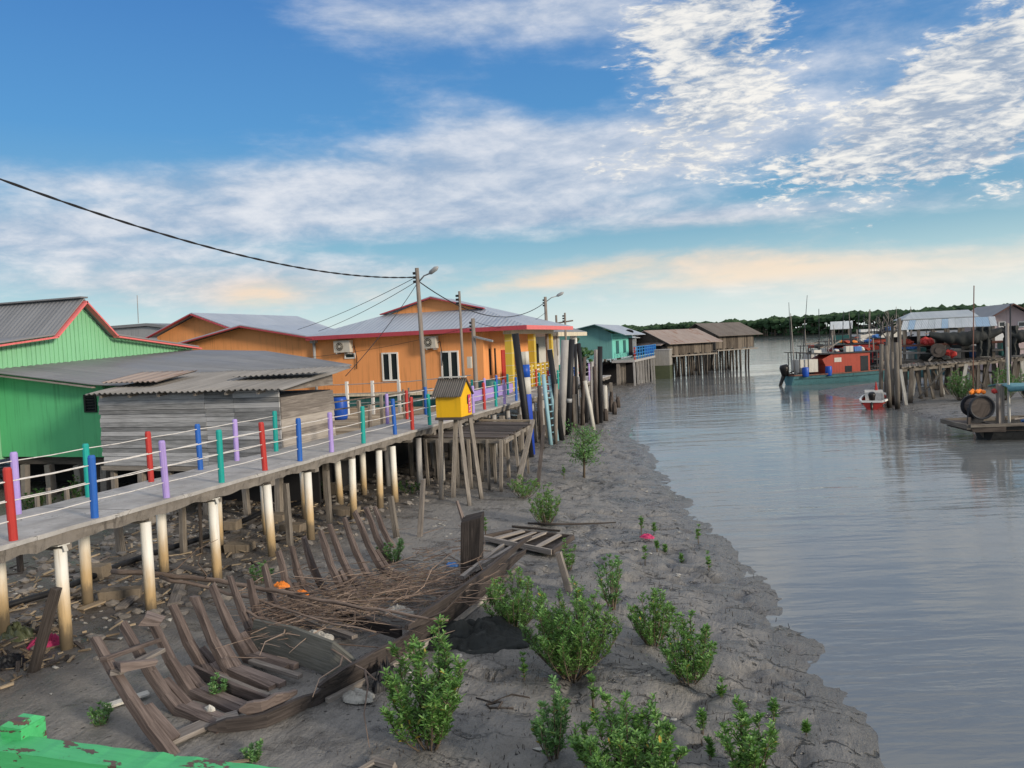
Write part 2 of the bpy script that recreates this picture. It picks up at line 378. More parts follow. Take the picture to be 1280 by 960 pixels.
def ground_z(x, y, fine=True):
    d = interp(SHORE, y) - x
    dr = x - interp(SHORE_R, y)
    if dr > d and y > 28:
        dd = dr + .5*fbm(x*.35, y*.25, 5)
        return (.03 + .5*(1-math.exp(-dd/5))) if dd > 0 else max(-2.5, dd*.16)
    dd = d + .32*fbm(x*.55, y*.45, 1.7) + .12*fbm(x*1.9, y*1.6, 4.1)
    if dd <= 0: return max(-2.5, dd*.13)
    z = .43*(1-math.exp(-dd/4.2))
    if fine and y < 70 and x > -30:
        g = .5+.5*fbm(x*.5, y*.5, 9)
        z += sst(dd, .30, .38)*.055*g - sst(dd, .38, 1.5)*.045*g
        q = dd + .7*fbm(x*.7, y*.5, 3.3)
        z += (sst(q, 1.1, 1.2) - sst(q, 1.2, 2.4))*.085*(.5+.5*fbm(x*.3, y*.3, 7))
        z += (sst(q, 2.6, 2.7) - sst(q, 2.7, 4.2))*.075*(.5+.5*fbm(x*.3, y*.3, 17))
        z += .036*fbm(x*.9, y*.9, 2, 5) + .016*fbm(x*4, y*4, 6, 4)*min(1, dd) + .022*abs(fbm(x*.8+y*.5, y*1.1-x*.9, 31, 4))*(dd < 6)
        if dd < 6: rl_ = fbm(x*.42+7, y*.42, 41, 4); z -= .085*math.exp(-(rl_/.055)**2)*min(1, dd*1.2)*sst(6-dd, 0, 2); rl2 = fbm(x*1.1+3, y*.8, 51, 3); z -= .028*math.exp(-(rl2/.05)**2)*min(1, dd*1.2)*sst(5-dd, 0, 2)
        if x < -8.0: z += .05*sst(-x, 8, 10)*fbm(x*1.6, y*1.6, 12, 4)
    return z
def axis(segs):
    out = []
    for a, b, s in segs:
        n = max(1, int(round((b-a)/s))); out += [a+(b-a)*i/n for i in range(n)]
    return out + [segs[-1][1]]
xs = axis([(-2500,-200,400),(-200,-40,20),(-40,-20,1.5),(-20,-11,.35),(-11,2.2,.085),(2.2,5,.35),(5,14,.45),(14,40,2),(40,200,20),(200,2500,400)])
ys = axis([(-200,-20,30),(-20,4,2),(4,5.5,.2),(5.5,18,.085),(18,32,.17),(32,70,.5),(70,130,3),(130,400,40),(400,3000,400)])
me = bpy.data.meshes.new('mud_bank')
vv = [(x, y, ground_z(x, y)) for y in ys for x in xs]; nx = len(xs)
me.from_pydata(vv, [], [(j*nx+i, j*nx+i+1, (j+1)*nx+i+1, (j+1)*nx+i) for j in range(len(ys)-1) for i in range(nx-1)])
me.polygons.foreach_set('use_smooth', [True]*len(me.polygons)); me.update()
mud = bpy.data.objects.new('mud_bank', me); COL.objects.link(mud); structure(mud)
m, n, b = newmat('wet tidal mud')
P = n.new('ShaderNodeTexCoord').outputs['Object']; z = n.new('ShaderNodeSeparateXYZ', {0: P}).outputs[2]; px = n.new('ShaderNodeSeparateXYZ', {0: P}).outputs[0]
Pn = n.mapping(P, (1, 1, .2), (0, 0, .5))
a1 = n.noise(n.mapping(P, (.8, 1.6, .3), (0,0,.25)), 1, 6, .6, .6); a2 = n.noise(Pn, 4.5, 7, .7); a3 = n.noise(Pn, 26, 5, .65); a4 = n.noise(n.mapping(P, (6, 1.8, 1), (0,0,.9)), 1.6, 5, .6, .8)
vor = n.new('ShaderNodeTexVoronoi', {'Vector': Pn, 'Scale': 7.5, 'Randomness': 1.0}).outputs['Distance']
hole = n.math('MULTIPLY', n.sstep(vor, .17, .06), n.sstep(a2, .44, .56))
wet = n.math('ADD', n.sstep(z, .16, .02), n.math('MULTIPLY', n.sstep(n.math('ADD', n.math('MULTIPLY', a1, .6), n.math('MULTIPLY', a4, .4)), .46, .58), .75), clamp=True)
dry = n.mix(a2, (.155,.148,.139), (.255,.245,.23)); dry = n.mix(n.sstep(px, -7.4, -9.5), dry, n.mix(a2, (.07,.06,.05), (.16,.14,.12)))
col = n.mix(wet, dry, n.mix(a2, (.095,.092,.088), (.165,.16,.153)))
col = n.mix(n.math('MULTIPLY', n.sstep(a3, .5, .75), .5), col, (.055,.05,.046)); col = n.mix(n.math('MULTIPLY', hole, .85), col, (.025,.023,.021))
n.l.new(col, b.inputs['Base Color'])
pud = n.sstep(n.math('ADD', n.math('MULTIPLY', a1, .75), n.math('MULTIPLY', a2, .25)), .555, .60)
col = n.mix(n.math('MULTIPLY', pud, .6), col, (.075,.072,.068)); n.l.new(col, b.inputs['Base Color'])
ln_ = n.noise(n.mapping(P, (.75,1.5,.4), (0,0,.45)), 1.1, 5, .55, .5); zone = n.sstep(z, .34, .20)
line = n.math('MULTIPLY', n.math('MULTIPLY', n.sstep(n.math('ABSOLUTE', n.math('SUBTRACT', ln_, .5)), .012, .003), zone), n.sstep(a2, .40, .55))
col = n.mix(n.math('MULTIPLY', line, .8), col, (.035,.033,.03)); n.l.new(col, b.inputs['Base Color'])
n.l.new(n.math('SUBTRACT', n.math('SUBTRACT', .62, n.math('MULTIPLY', wet, .38)), n.math('MULTIPLY', pud, .16)), b.inputs['Roughness']); b.inputs['Specular IOR Level'].default_value = .45
h = n.math('ADD', n.math('MULTIPLY', a2, 1.0), n.math('ADD', n.math('MULTIPLY', a3, .4), n.math('MULTIPLY', a4, .8))); h = n.math('SUBTRACT', h, n.math('MULTIPLY', hole, .8)); h = n.math('SUBTRACT', h, n.math('MULTIPLY', line, 1.2))
bp = n.new('ShaderNodeBump', {'Height': h, 'Strength': 1.0, 'Distance': .05}); n.l.new(bp.outputs[0], b.inputs['Normal'])
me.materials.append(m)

w = MB(); w.face([(-3000,-60,0),(3000,-60,0),(3000,3500,0),(-3000,3500,0)]); water = structure(w.build('water', None))
water.data.materials.clear()
m, n, b = newmat('river water')
P = n.new('ShaderNodeNewGeometry').outputs['Position']
rot = n.mapping(P, (1,1,1), (0,0,-YAW*1.0))
w1 = n.noise(n.mapping(rot, (.35, 1.5, 1)), 1.0, 3, .5, .3); w2 = n.noise(n.mapping(rot, (1.0, 4.2, 1), (0,0,.12)), 1.0, 4, .55, .4); w3 = n.noise(n.mapping(rot, (.05,.16,1)), 1, 3, .5)
calm = n.sstep(w3, .36, .62)
hh = n.math('MULTIPLY', n.math('ADD', n.math('MULTIPLY', w1, 1.3), n.math('MULTIPLY', w2, .5)), n.math('MULTIPLY_ADD', calm, .8, .25))
bp = n.new('ShaderNodeBump', {'Height': hh, 'Strength': .27, 'Distance': .12}); n.l.new(bp.outputs[0], b.inputs['Normal'])
b.inputs['Base Color'].default_value = (.17,.185,.19,1); b.inputs['Roughness'].default_value = .07; b.inputs['IOR'].default_value = 1.42; b.inputs['Specular IOR Level'].default_value = .5
water.data.materials.append(m)

# ---- sky: NISHITA with layers of cloud fixed on the sky's own directions
W = bpy.data.worlds.new('World'); C.world = W; W.use_nodes = True
n = NT(W.node_tree); bg = W.node_tree.nodes['Background']
SUN_EL, SUN_AZ_VEC = R(16), Vector((.93, -.36, 0)).normalized()
SKYS = .10
sky = n.new('ShaderNodeTexSky', sky_type='NISHITA', sun_disc=False)
sky.sun_elevation = SUN_EL; sky.sun_rotation = math.atan2(SUN_AZ_VEC.x, SUN_AZ_VEC.y); sky.air_density = 1.0; sky.dust_density = .6; sky.ozone_density = 2.0
D = n.new('ShaderNodeTexCoord').outputs['Generated']
sep = n.new('ShaderNodeSeparateXYZ', {0: D}); dx, dy, dz = sep.outputs
f0 = Vector((-math.sin(YAW), math.cos(YAW), 0))
def dot(v): return n.math('ADD', n.math('MULTIPLY', dx, v.x), n.math('MULTIPLY', dy, v.y))
AZ = n.math('MULTIPLY', n.math('ARCTAN2', dot(r0), dot(f0)), 180/math.pi); EL = n.math('MULTIPLY', n.math('ARCSINE', dz), 180/math.pi)
def azel(px, py):
    d = ray(px, py).normalized(); return math.degrees(math.atan2(d.dot(r0), d.dot(f0))), math.degrees(math.asin(d.z))
# layer noise on a flat cloud deck (perspective squeezes it towards the horizon)
inv = n.math('DIVIDE', 1.0, n.math('ADD', n.math('MAXIMUM', dz, 0), .13))
cv = n.new('ShaderNodeCombineXYZ', {0: n.math('MULTIPLY', dot(r0), inv), 1: n.math('MULTIPLY', dot(f0), inv), 2: 0}).outputs[0]
warp = n.new('ShaderNodeTexNoise', {'Vector': cv, 'Scale': 1.6, 'Detail': 3})
wv = n.new('ShaderNodeVectorMath', {0: n.new('ShaderNodeVectorMath', {0: warp.outputs['Color'], 1: (.5,.5,.5)}, operation='SUBTRACT').outputs[0], 1: (.42,.42,0)}, operation='MULTIPLY').outputs[0]
cw = n.new('ShaderNodeVectorMath', {0: cv, 1: wv}, operation='ADD').outputs[0]
N1 = n.noise(n.mapping(cw, (1,1.2,1), (0,0,.5)), 2.1, 8, .58); N2 = n.noise(n.mapping(cw, (1.1,2.2,1), (0,0,-.75)), 6.0, 6, .6); N3 = n.noise(n.mapping(cw, (1,2.0,1), (0,0,-.5)), 17, 4, .6, .3)
SA = n.noise(n.new('ShaderNodeCombineXYZ', {0: n.math('MULTIPLY', AZ, .035), 1: n.math('MULTIPLY', EL, .33), 2: 0}).outputs[0], 1.0, 6, .6, .4)
def blob(px, py, rx, ry, ang=0, amp=1.0):
    """soft patch round the sky direction seen at (px, py); sizes in 1/16.75 degree"""
    a, e = azel(px, py); k = 1/16.75; rx *= k; ry *= k; t = R(ang); c, s_ = math.cos(t), math.sin(t)
    X_ = n.math('SUBTRACT', AZ, a); Y_ = n.math('SUBTRACT', EL, e)
    u = n.math('MULTIPLY_ADD', X_, c/rx, n.math('MULTIPLY', Y_, s_/rx)); v = n.math('MULTIPLY_ADD', X_, -s_/ry, n.math('MULTIPLY', Y_, c/ry))
    q = n.math('MULTIPLY_ADD', u, u, n.math('MULTIPLY', v, v))
    return n.math('MULTIPLY', n.math('EXPONENT', n.math('MULTIPLY', q, -1.0)), amp)
def add(*l):
    r = l[0]
    for x in l[1:]: r = n.math('ADD', r, x)
    return r
# big soft band from low left to upper middle, plus its haze
soft = add(blob(330,245,380,58,8,.85), blob(640,215,250,62,12,.85), blob(560,140,190,48,-16,.6), blob(60,300,240,36,0,.65), blob(880,185,190,34,4,.7), blob(250,350,330,24,2,.55), blob(40,215,70,14,-10,.25),
           blob(640,270,420,26,-4,.5), blob(960,330,220,26,-2,.95), blob(1230,335,260,26,6,.85), blob(690,352,90,12,6,.6), blob(880,355,160,10,3,.55), blob(340,372,170,24,0,.7), blob(920,262,300,16,-3,.55),
           blob(1000,150,260,90,15,.42), blob(1180,120,200,110,20,.40), blob(760,90,160,80,-15,.30), blob(420,20,120,26,-10,.6), blob(570,25,170,34,-8,.8), blob(760,12,130,30,-8,.75),
           blob(560,80,400,70,0,-.18), blob(200,90,260,90,8,-.35), blob(720,130,90,55,-10,-.65), blob(1010,222,90,20,8,-.55), blob(840,262,180,8,4,-.4), blob(480,310,260,7,-2,-.35), blob(640,318,130,9,2,-.35), blob(830,298,300,12,0,-.45), blob(1180,285,170,16,0,-.5))
flock = add(blob(905,95,85,110,-20,.85), blob(860,20,140,55,10,.6), blob(800,195,120,42,20,.45), blob(1150,115,140,40,28,.85), blob(1235,150,95,45,20,.75), blob(1090,205,95,30,14,.75), blob(1210,200,120,18,18,.6), blob(1265,235,50,14,15,.5), blob(1090,283,35,7,5,.55), blob(1240,80,90,40,0,.6))
inv2 = n.math('DIVIDE', 1.0, n.math('ADD', n.math('MAXIMUM', dz, 0), .42))
cv2 = n.new('ShaderNodeCombineXYZ', {0: n.math('MULTIPLY', dot(r0), inv2), 1: n.math('MULTIPLY', dot(f0), inv2), 2: n.math('MULTIPLY', dz, 1.3)}).outputs[0]
wv2 = n.new('ShaderNodeVectorMath', {0: cv2, 1: n.new('ShaderNodeVectorMath', {0: wv, 1: (.22,.22,.22)}, operation='MULTIPLY').outputs[0]}, operation='ADD').outputs[0]
F1 = n.noise(n.mapping(wv2, (1,1,2.2), (0,.45,0)), 9.5, 6, .62); F2 = n.noise(n.mapping(wv2, (.8,1,2.6), (0,.55,0)), 38, 5, .62, .4); F3 = n.noise(n.mapping(wv2, (1,1,1.6), (0,-.4,0)), 5.0, 5, .6)
nn = n.math('MULTIPLY_ADD', n.math('SUBTRACT', N1, .5), 1.5, n.math('MULTIPLY', n.math('SUBTRACT', F1, .5), 1.5))
nsa = n.math('MULTIPLY', n.math('SUBTRACT', SA, .5), 1.6)
ds = n.sstep(add(soft, n.math('MULTIPLY', nn, .62), n.math('MULTIPLY', nsa, .75)), .02, 1.30)
df = n.sstep(add(n.math('MULTIPLY_ADD', n.sstep(flock, .05, .35), 2.0, -2.0), flock, n.math('MULTIPLY', n.math('SUBTRACT', F1, .5), 2.1), n.math('MULTIPLY', n.math('SUBTRACT', F2, .5), 1.8), n.math('MULTIPLY', n.math('SUBTRACT', F3, .5), 1.2)), .38, .98)
# the rest of the vault, out of this frame, carries broken cloud too
behind = n.math('MULTIPLY', n.sstep(N1, .30, .55), n.sstep(EL, 23, 36)); side = n.math('MULTIPLY', n.sstep(n.math('ABSOLUTE', AZ), 36, 55), n.sstep(N1, .38, .6))
K = 1/SKYS
# clear-sky tint: deeper and bluer than the raw model high up, paler low down
tint = n.ramp(n.math('MULTIPLY', EL, 1/60.0, clamp=True), [(0, (.62,.60,.58)), (.06, (.47,.60,.66)), (.14, (.30,.56,.70)), (.28, (.22,.50,.80)), (.45, (.19,.47,.84)), (1, (.5,.8,1.1))])
base = n.mix(1.0, sky.outputs[0], tint, 'MULTIPLY')
clear = n.ramp(n.math('MULTIPLY', EL, 1/30.0, clamp=True), [(0, sc((.52,.60,.58),K*.1)), (.10, sc((.32,.50,.56),K*.1)), (.25, sc((.185,.355,.46),K*.1)), (.5, sc((.085,.25,.47),K*.1)), (.8, sc((.055,.175,.41),K*.1))])
clear = n.mix(1.0, clear, (10,10,10), 'MULTIPLY')
body = n.mix(.25, clear, base)
shade = n.math('MULTIPLY_ADD', n.math('SUBTRACT', N1, .5), 1.0, n.math('MULTIPLY', n.math('SUBTRACT', F1, .5), 1.3))
cs = n.mix(n.sstep(shade, -.42, .5), sc((.25,.325,.44),K), sc((.60,.605,.63),K))
warm = add(blob(930,322,190,32,-2,1.0), blob(1230,330,260,30,6,.75), blob(325,372,45,18,0,1.1), blob(690,350,110,14,6,.8), blob(870,352,160,12,3,.6), blob(300,365,220,28,0,.35), blob(620,352,200,22,4,.5), blob(810,398,40,12,0,.6))
cs = n.mix(n.math('MULTIPLY', warm, .8, clamp=True), cs, sc((.70,.52,.38),K))
cf = n.mix(n.sstep(n.math('ADD', n.math('MULTIPLY', F2, .55), n.math('MULTIPLY', F1, .5)), .42, .66), sc((.24,.30,.39),K), sc((.68,.66,.62),K))
out = n.mix(n.math('MULTIPLY', ds, .90), body, cs)
out = n.mix(n.math('MULTIPLY', df, .92), out, cf)
out = n.mix(n.math('MULTIPLY', n.math('MAXIMUM', behind, side), .85), out, sc((.70,.68,.65),K))
# bright veil towards the low sun on the right
glow = n.math('MULTIPLY', n.sstep(AZ, -25, 45), n.sstep(EL, 9, 0))
out = n.mix(n.math('MULTIPLY', glow, .55), out, sc((.62,.68,.60),K))
veil = n.math('MULTIPLY', n.sstep(EL, 5.5, 0), .5); out = n.mix(veil, out, sc((.58,.63,.63),K))
out = n.mix(n.sstep(EL, -.2, -4), out, sc((.12,.13,.13),K))
n.l.new(out, bg.inputs[0]); bg.inputs[1].default_value = SKYS

sl = bpy.data.lights.new('sun', 'SUN'); sl.energy = 2.5; sl.angle = R(9); sl.color = (1.0, .86, .68)
so = bpy.data.objects.new('sun', sl); COL.objects.link(so)
sd = Vector((SUN_AZ_VEC.x*math.cos(SUN_EL+R(10)), SUN_AZ_VEC.y*math.cos(SUN_EL+R(10)), math.sin(SUN_EL+R(10))))
sd = Vector((SUN_AZ_VEC.x*math.cos(SUN_EL), SUN_AZ_VEC.y*math.cos(SUN_EL), math.sin(SUN_EL)))
so.rotation_euler = (-sd).to_track_quat('-Z', 'Y').to_euler()
cam = bpy.data.cameras.new('camera'); cam.sensor_width = 36; cam.lens = 27; cam.clip_end = 9000; cam.clip_start = .05
co = bpy.data.objects.new('camera', cam); COL.objects.link(co); C.camera = co
mw = Matrix((( cR.x, cU.x, -fw.x, 0), (cR.y, cU.y, -fw.y, 0), (cR.z, cU.z, -fw.z, HC), (0,0,0,1))); co.matrix_world = mw
C.view_settings.view_transform = 'Standard'; C.view_settings.look = 'None'; C.view_settings.gamma = 1; C.view_settings.exposure = 0.5; C.view_settings.use_curve_mapping = False
C.render.engine = 'CYCLES'; C.cycles.max_bounces = 5; C.cycles.transparent_max_bounces = 4; C.cycles.use_denoising = True
# ------------------------------------------------------------------ helpers for buildings
def roof_face(mb, pts, down, th=.05):
    """a roof plane with thickness; UV u runs down the slope"""
    pts = [Vector(p) for p in pts]; nrm = Vector()
    for i in range(1, len(pts)-1): nrm += (pts[i]-pts[0]).cross(pts[i+1]-pts[0])
    nrm.normalize()
    if nrm.z < 0: pts.reverse(); nrm = -nrm
    d = Vector(down); d = (d - nrm*d.dot(nrm)).normalized(); s = nrm.cross(d)
    uv = [(p.dot(d), p.dot(s)) for p in pts]
    mb.face(pts, uv); low = [p - Vector((0,0,th)) for p in pts]
    mb.face(list(reversed(low)), list(reversed(uv)))
    for i in range(len(pts)):
        j = (i+1) % len(pts); mb.face([pts[j], pts[i], low[i], low[j]], [(0,0),(.02,0),(.02,.02),(0,.02)])
def window(parent, x0, x1, z0, z1, y, frame='white', panes=2, out=-1):
    """casement in a wall facing -Y at y: frame proud of the wall, glass set back inside it"""
    t = .07; f = MB()
    f.box(x0, x0+t, y-.05, y+.03, z0, z1); f.box(x1-t, x1, y-.05, y+.03, z0, z1)
    f.box(x0+t, x1-t, y-.05, y+.03, z1-t, z1); f.box(x0+t, x1-t, y-.05, y+.03, z0, z0+t)
    for k in range(1, panes):
        xm = lerp(x0, x1, k/panes); f.box(xm-.06, xm+.06, y-.045, y+.03, z0+t, z1-t)
    w_ = f.build('window', M[frame], parent)
    MB().box(x0+t-.01, x1-t+.01, y-.014, y-.004, z0+t-.01, z1-t+.01).build('pane', M['glass'], w_)
    return w_
def stilts(parent, pts, ztop, mat='pilewood', r=.06, square=True, name='stilt', lean=.06):
    for (x, y) in pts:
        zb = ground_z(x, y) - .25; a = (x+rnd.uniform(-lean,lean), y+rnd.uniform(-lean,lean), zb); rr = r*rnd.uniform(.8,1.2)
        mb = MB()
        if square: mb.beam(a, (x, y, ztop), rr*2, rr*2, jit=.006)
        else: mb.tube([a, lerp(Vector(a), Vector((x,y,ztop)), .5)+Vector((rnd.uniform(-.02,.02),0,0)), (x, y, ztop)], [rr, rr*.95, rr*.9], 8)
        mb.build(name, M[mat], parent, smooth=not square)

# ------------------------------------------------------------------ the concrete walkway with its coloured posts
XR, XL, ZD = -9.1, -10.6, 2.1
wk = thing('walkway', 'raised concrete walkway on white piles with coloured railing posts', 'walkway', (-9.9, 7, 0))
d_ = MB(); rr_ = random.Random(3); yy = -2.0
def edge(y, s, k): return s*(.02*fbm(y*1.7, k) + .012*fbm(y*6, k+3))
N = 260
def deckpt(u, v):
    y = lerp(-2, 46, u); x = lerp(-8.99 + edge(y, 1, 1), -10.78 + edge(y, 1, 5), v); return (x, y, ZD + .012*fbm(x*2, y*1.1, 3))
d_.sheet(deckpt, N, 6, .06, lambda u, v: (u*48, v*1.8))
d_.build('deck', M['deckconc'], wk)
e_ = MB()
def fas(u, v):
    y = lerp(-2, 46, u); return (-9.02 - .05*v + .03*fbm(y*3, v*4, 8) + edge(y, 1, 1), y, lerp(ZD-.055, ZD-.225 + .06*fbm(y*2.2, 2, 5), v))
e_.grid(fas, 420, 2)
def fas2(u, v):
    p = fas(u, 1); return (p[0] - v*1.5, p[1], p[2] + v*.04)
e_.grid(fas2, 420, 1)
e_.build('edge_beam', M['conc_dark'], wk)
for y in [k*1.55+.2 for k in range(-1, 29)]:
    MB().box(-10.7, -9.2, y-.07, y+.07, ZD-.36, ZD-.24).build('cross_beam', M['conc_dark'], wk)
def rail_post(x, y, col, h=.9):
    lx, ly = rnd.uniform(-.018,.018), rnd.uniform(-.018,.018); h += rnd.uniform(-.03,.03); pts = [(x, y, ZD-.07), (x+lx, y+ly, ZD+h-.03), (x+lx, y+ly, ZD+h)]
    MB().tube(pts, [.052, .052, .040], 12).build('railing_post', M[col], wk, smooth=False)
RY = [5.85, 7.1, 8.34, 9.72, 11.02, 12.25, 13.4, 14.61, 16.01, 17.65, 18.67, 19.79, 21.0, 22.2, 23.2, 24.27, 25.44, 26.37, 27.74, 29.3, 30.98, 32.36, 34.0, 35.6, 37.2, 38.8, 40.5, 42.2]
RC = ['teal','red','blue','lilac','teal','red','blue','lilac','teal','blue','red','teal','lilac','blue','lilac','red','teal','lilac','blue','red','teal','red','teal','lilac','blue','red','lilac','teal']
for y, c_ in zip(RY, RC): rail_post(XR, y, c_)
LY = [7.0, 8.37, 9.63, 10.98, 12.26, 13.35, 14.71, 20.11, 21.4, 22.8, 24.3, 25.6, 27.0, 28.4, 29.8, 31.2, 33.5, 35.5, 38, 40]
LC = ['blue','lilac','teal','red','blue','lilac','teal','lilac','red','blue','blue','red','teal','lilac','blue','teal','lilac','red','blue','teal']
for y, c_ in zip(LY, LC): rail_post(XL, y, c_)
def rails(x, ys_, hs):
    for h in hs:
        pts = []
        for a, b in zip(ys_, ys_[1:]):
            pts += [(x, a, ZD+h), (x, (a+b)/2, ZD+h-.012)]
        pts.append((x, ys_[-1], ZD+h))
        MB().tube(pts, .0085, 6).build('rail_wire', M['wire'], wk, smooth=True)
rails(XR, [3.0]+RY, (.75, .5, .25)); rails(XL, [3.0]+LY[:7], (.8, .52, .24)); rails(XL, LY[7:], (.8, .52, .24))
def pile(x, y, mat='pile', r=.092, top=ZD-.30, lean=0):
    zb = ground_z(x, y)-.3
    MB().tube([(x+lean, y, zb), (x, y, top)], r, 14).build('pile', M[mat], wk, smooth=True)
for y in (6.2, 7.78, 9.29, 10.81, 12.33, 13.71, 15.53, 16.83, 17.56): pile(-9.17, y+.03, r=.082, lean=rnd.uniform(-.05,.05))
for y in (6.6, 7.91, 9.35, 11.0, 12.5, 13.99, 15.48, 17.0, 18.3): pile(-10.45, y, r=.084, lean=rnd.uniform(-.04,.04))
for k in range(17):
    y = 19.2+k*1.55; pile(-9.2, y, 'conc', .085, lean=rnd.uniform(-.04,.04)); pile(-10.4, y+.4, 'pilewood' if k % 2 else 'conc', .08, lean=rnd.uniform(-.05,.05))
# little scraps of plastic sleeve left on two pile heads
cp = MB()
for y in (7.81, 10.84): cp.beam((-9.28, y, ZD-.26), (-9.06, y-.03, ZD-.24), .17, .015); cp.beam((-9.07, y-.02, ZD-.25), (-9.04, y-.02, ZD-.33), .06, .012)
cp.build('sleeve_scrap', M['offwhite'], wk)
# street-side electric poles with lamps
def street_pole(name, label, base, top, r, lamp=None, extra=None):
    t = thing(name, label, 'utility pole', (base[0], base[1], base[2]), 'timber and steel poles along the walkway')
    MB().tube([base, lerp(Vector(base), Vector(top), .5), top], [r, r*.9, r*.75], 10).build('pole', M['rustpole'], t, smooth=True)
    if lamp:
        a = Vector(top) + Vector(lamp[0]); b = a + Vector(lamp[1])
        MB().tube([a, lerp(a, b, .5)+Vector((0,0,.06)), b], .025, 6).build('lamp_arm', M['metal'], t, smooth=True)
        dd = (b-a).normalized(); s = MB()
        s.tube([b, b+dd*.08, b+dd*.3, b+dd*.42], [.03, .075, .085, .03], 8); s.build('lamp_head', M['metal'], t, smooth=True)
    br = MB(); T = Vector(top)
    for dz in (.16, .3, .44): br.box(T.x-.14, T.x-.02, T.y-.05, T.y+.05, T.z-dz-.05, T.z-dz+.03)
    br.build('cable_clamp', M['black'], t)
    return t
zb = lambda x, y: ground_z(x, y)-.2
P1 = PX(521, 335, -10.95); street_pole('utility_pole', 'tall grey utility pole with street lamp standing behind the yellow shrine', (-10.83, P1.y, zb(-10.8, P1.y)), P1, .088, ((.06,0,-.45), (.42,-.1,.22)))
P2 = PX(574, 364, -10.9); street_pole('utility_pole', 'slim grey pole without lamp behind the ridge of the yellow shrine roof', (-10.9, P2.y, zb(-10.9, P2.y)), P2, .06)
P3 = PX(591, 398, -10.85); t3 = street_pole('utility_pole', 'short square timber post with a tube light arm by the orange house corner', (-10.85, P3.y, zb(-10.85, P3.y)), P3, .10)
a = Vector(P3)+Vector((.08,-.1,-.72)); MB().beam(a, a+Vector((.78,-.12,-.2)), .09, .07).build('tube_light', M['metal'], t3)
MB().box(P3.x-.25, P3.x-.09, P3.y-.2, P3.y-.05, 3.4, 3.85).build('meter_box', M['acgrey'], t3)
P4 = PX(681.5, 371, -10.9); street_pole('utility_pole', 'far utility pole with street lamp rising behind the orange house porch', (-10.9, P4.y, zb(-10.9, P4.y)), P4, .10, ((.05,0,-.25), (.55,.05,.25)))
P5 = PX(706, 391, -10.5); street_pole('utility_pole', 'slender double pole with crossbar beyond the porch roof', (-10.5, P5.y, zb(-10.5, P5.y)), P5, .07)
bx_ = MB(); bx_.tube([(-11.0, P5.y, 3.5), (-11.0, P5.y, P5.z-.1)], .06, 6); bx_.beam((P5.x-.5, P5.y, P5.z-.55), (P5.x+.45, P5.y, P5.z-.45), .08, .08)
bx_.build('crossbar', M['rustpole'], [o for o in COL.objects if o.get('label','').startswith('slender double')][0])
# overhead cables
def cable(label, a, b, sag, r, n_=24, cat='cable'):
    a = Vector(a); b = Vector(b)
    pts = [lerp(a, b, k/n_) - Vector((0,0,sag*4*(k/n_)*(1-k/n_))) for k in range(n_+1)]
    return tag(MB().tube(pts, r, 6).build('overhead_cable', M['cable'], smooth=True), label, cat, 'overhead cables')
def twisted(label, a, b, sag, r):
    a = Vector(a); b = Vector(b); n_ = 160; mb = MB()
    for ph in (0, math.pi):
        pts = []
        for k in range(n_+1):
            t = k/n_; p = lerp(a, b, t) - Vector((0,0,sag*4*t*(1-t))); ang = t*95+ph
            pts.append(p + Vector((0, math.cos(ang)*r*.7, math.sin(ang)*r*.7)))
        mb.tube(pts, r, 5)
    return tag(mb.build('overhead_cable', M['cable'], smooth=True), label, 'cable', 'overhead cables')
A0 = PD(-190, 150, 10.5); T1 = Vector(P1)+Vector((-.05,0,-.3))
twisted('thick twisted black cable sweeping down from upper left to the lamp pole', A0, T1, .62, .015)
T4 = Vector(P4)+Vector((-.05,0,-.3))
cable('black cable sagging between the two street lamp poles', Vector(P1)+Vector((.05,0,-.45)), T4, .95, .018)
for k, (lab, pa, px_, py_, yy_) in enumerate((('upper thin service wire running from lamp pole to the orange wing', T1, 372, 412, 31.8), ('lower thin service wire running from lamp pole to the drainpipe corner', T1-Vector((0,0,.15)), 398, 414, 31.5), ('thin wire dropping steeply from lamp pole to the grey plank shack', T1-Vector((0,0,.25)), 432, 470, 18.2))):
    cable(lab, pa, PY(px_, py_, yy_), .12, .010)
cable('long thin wire crossing the orange wall from the timber post', Vector(P3)+Vector((0,0,-.3)), PY(250, 447, 31.5), .55, .008)
cable('short wire from timber post to the far lamp pole', Vector(P3)+Vector((0,0,-.1)), Vector(P4)+Vector((0,0,-.8)), .5, .010)
# ------------------------------------------------------------------ orange house
YF = 32.0; FL = 2.13
oh = thing('orange_house', 'orange house with blue grey roof, red trim and yellow porch columns', 'house', (-15.5, 35, .5))
xr, xc, xw = -11.95, PY(394, 430, YF).x, PY(232, 430, YF).x
MB().box(xc+.002, xr, YF, 39.5, FL+.16, 5.02).build('wall', M['orange'], oh)
zap = PY(314, 406, YF).z; xap = (xw+xc)/2; EV = 5.05
g = MB(); g.prism([(xw, YF+.002, FL+.16), (xc, YF+.002, FL+.16), (xc, YF+.002, EV-.05), (xap, YF+.002, zap-.06), (xw, YF+.002, EV-.05)], (0, 6, 0)); g.build('wing_wall', M['orange'], oh)
YG = 34.6; q = PY(247, 391, YG); ql = PY(191, 421, YG); half = q.x-ql.x
g = MB(); g.prism([(q.x-half+.3, YG, FL), (q.x+half-.3, YG, FL), (q.x+half-.3, YG, ql.z-.02), (q.x, YG, q.z-.1), (q.x-half+.3, YG, ql.z-.02)], (0, 8, 0)); g.build('rear_gable_wall', M['orange'], oh)
MB().box(xw, xr+.05, YF-.06, YF+.1, FL, FL+.155).build('floor_beam', M['cream'], oh)
MB().box(xw+.1, xr-.1, YF+.12, YF+.2, .8, FL-.004).build('skirting_board', M['tealdark'], oh)
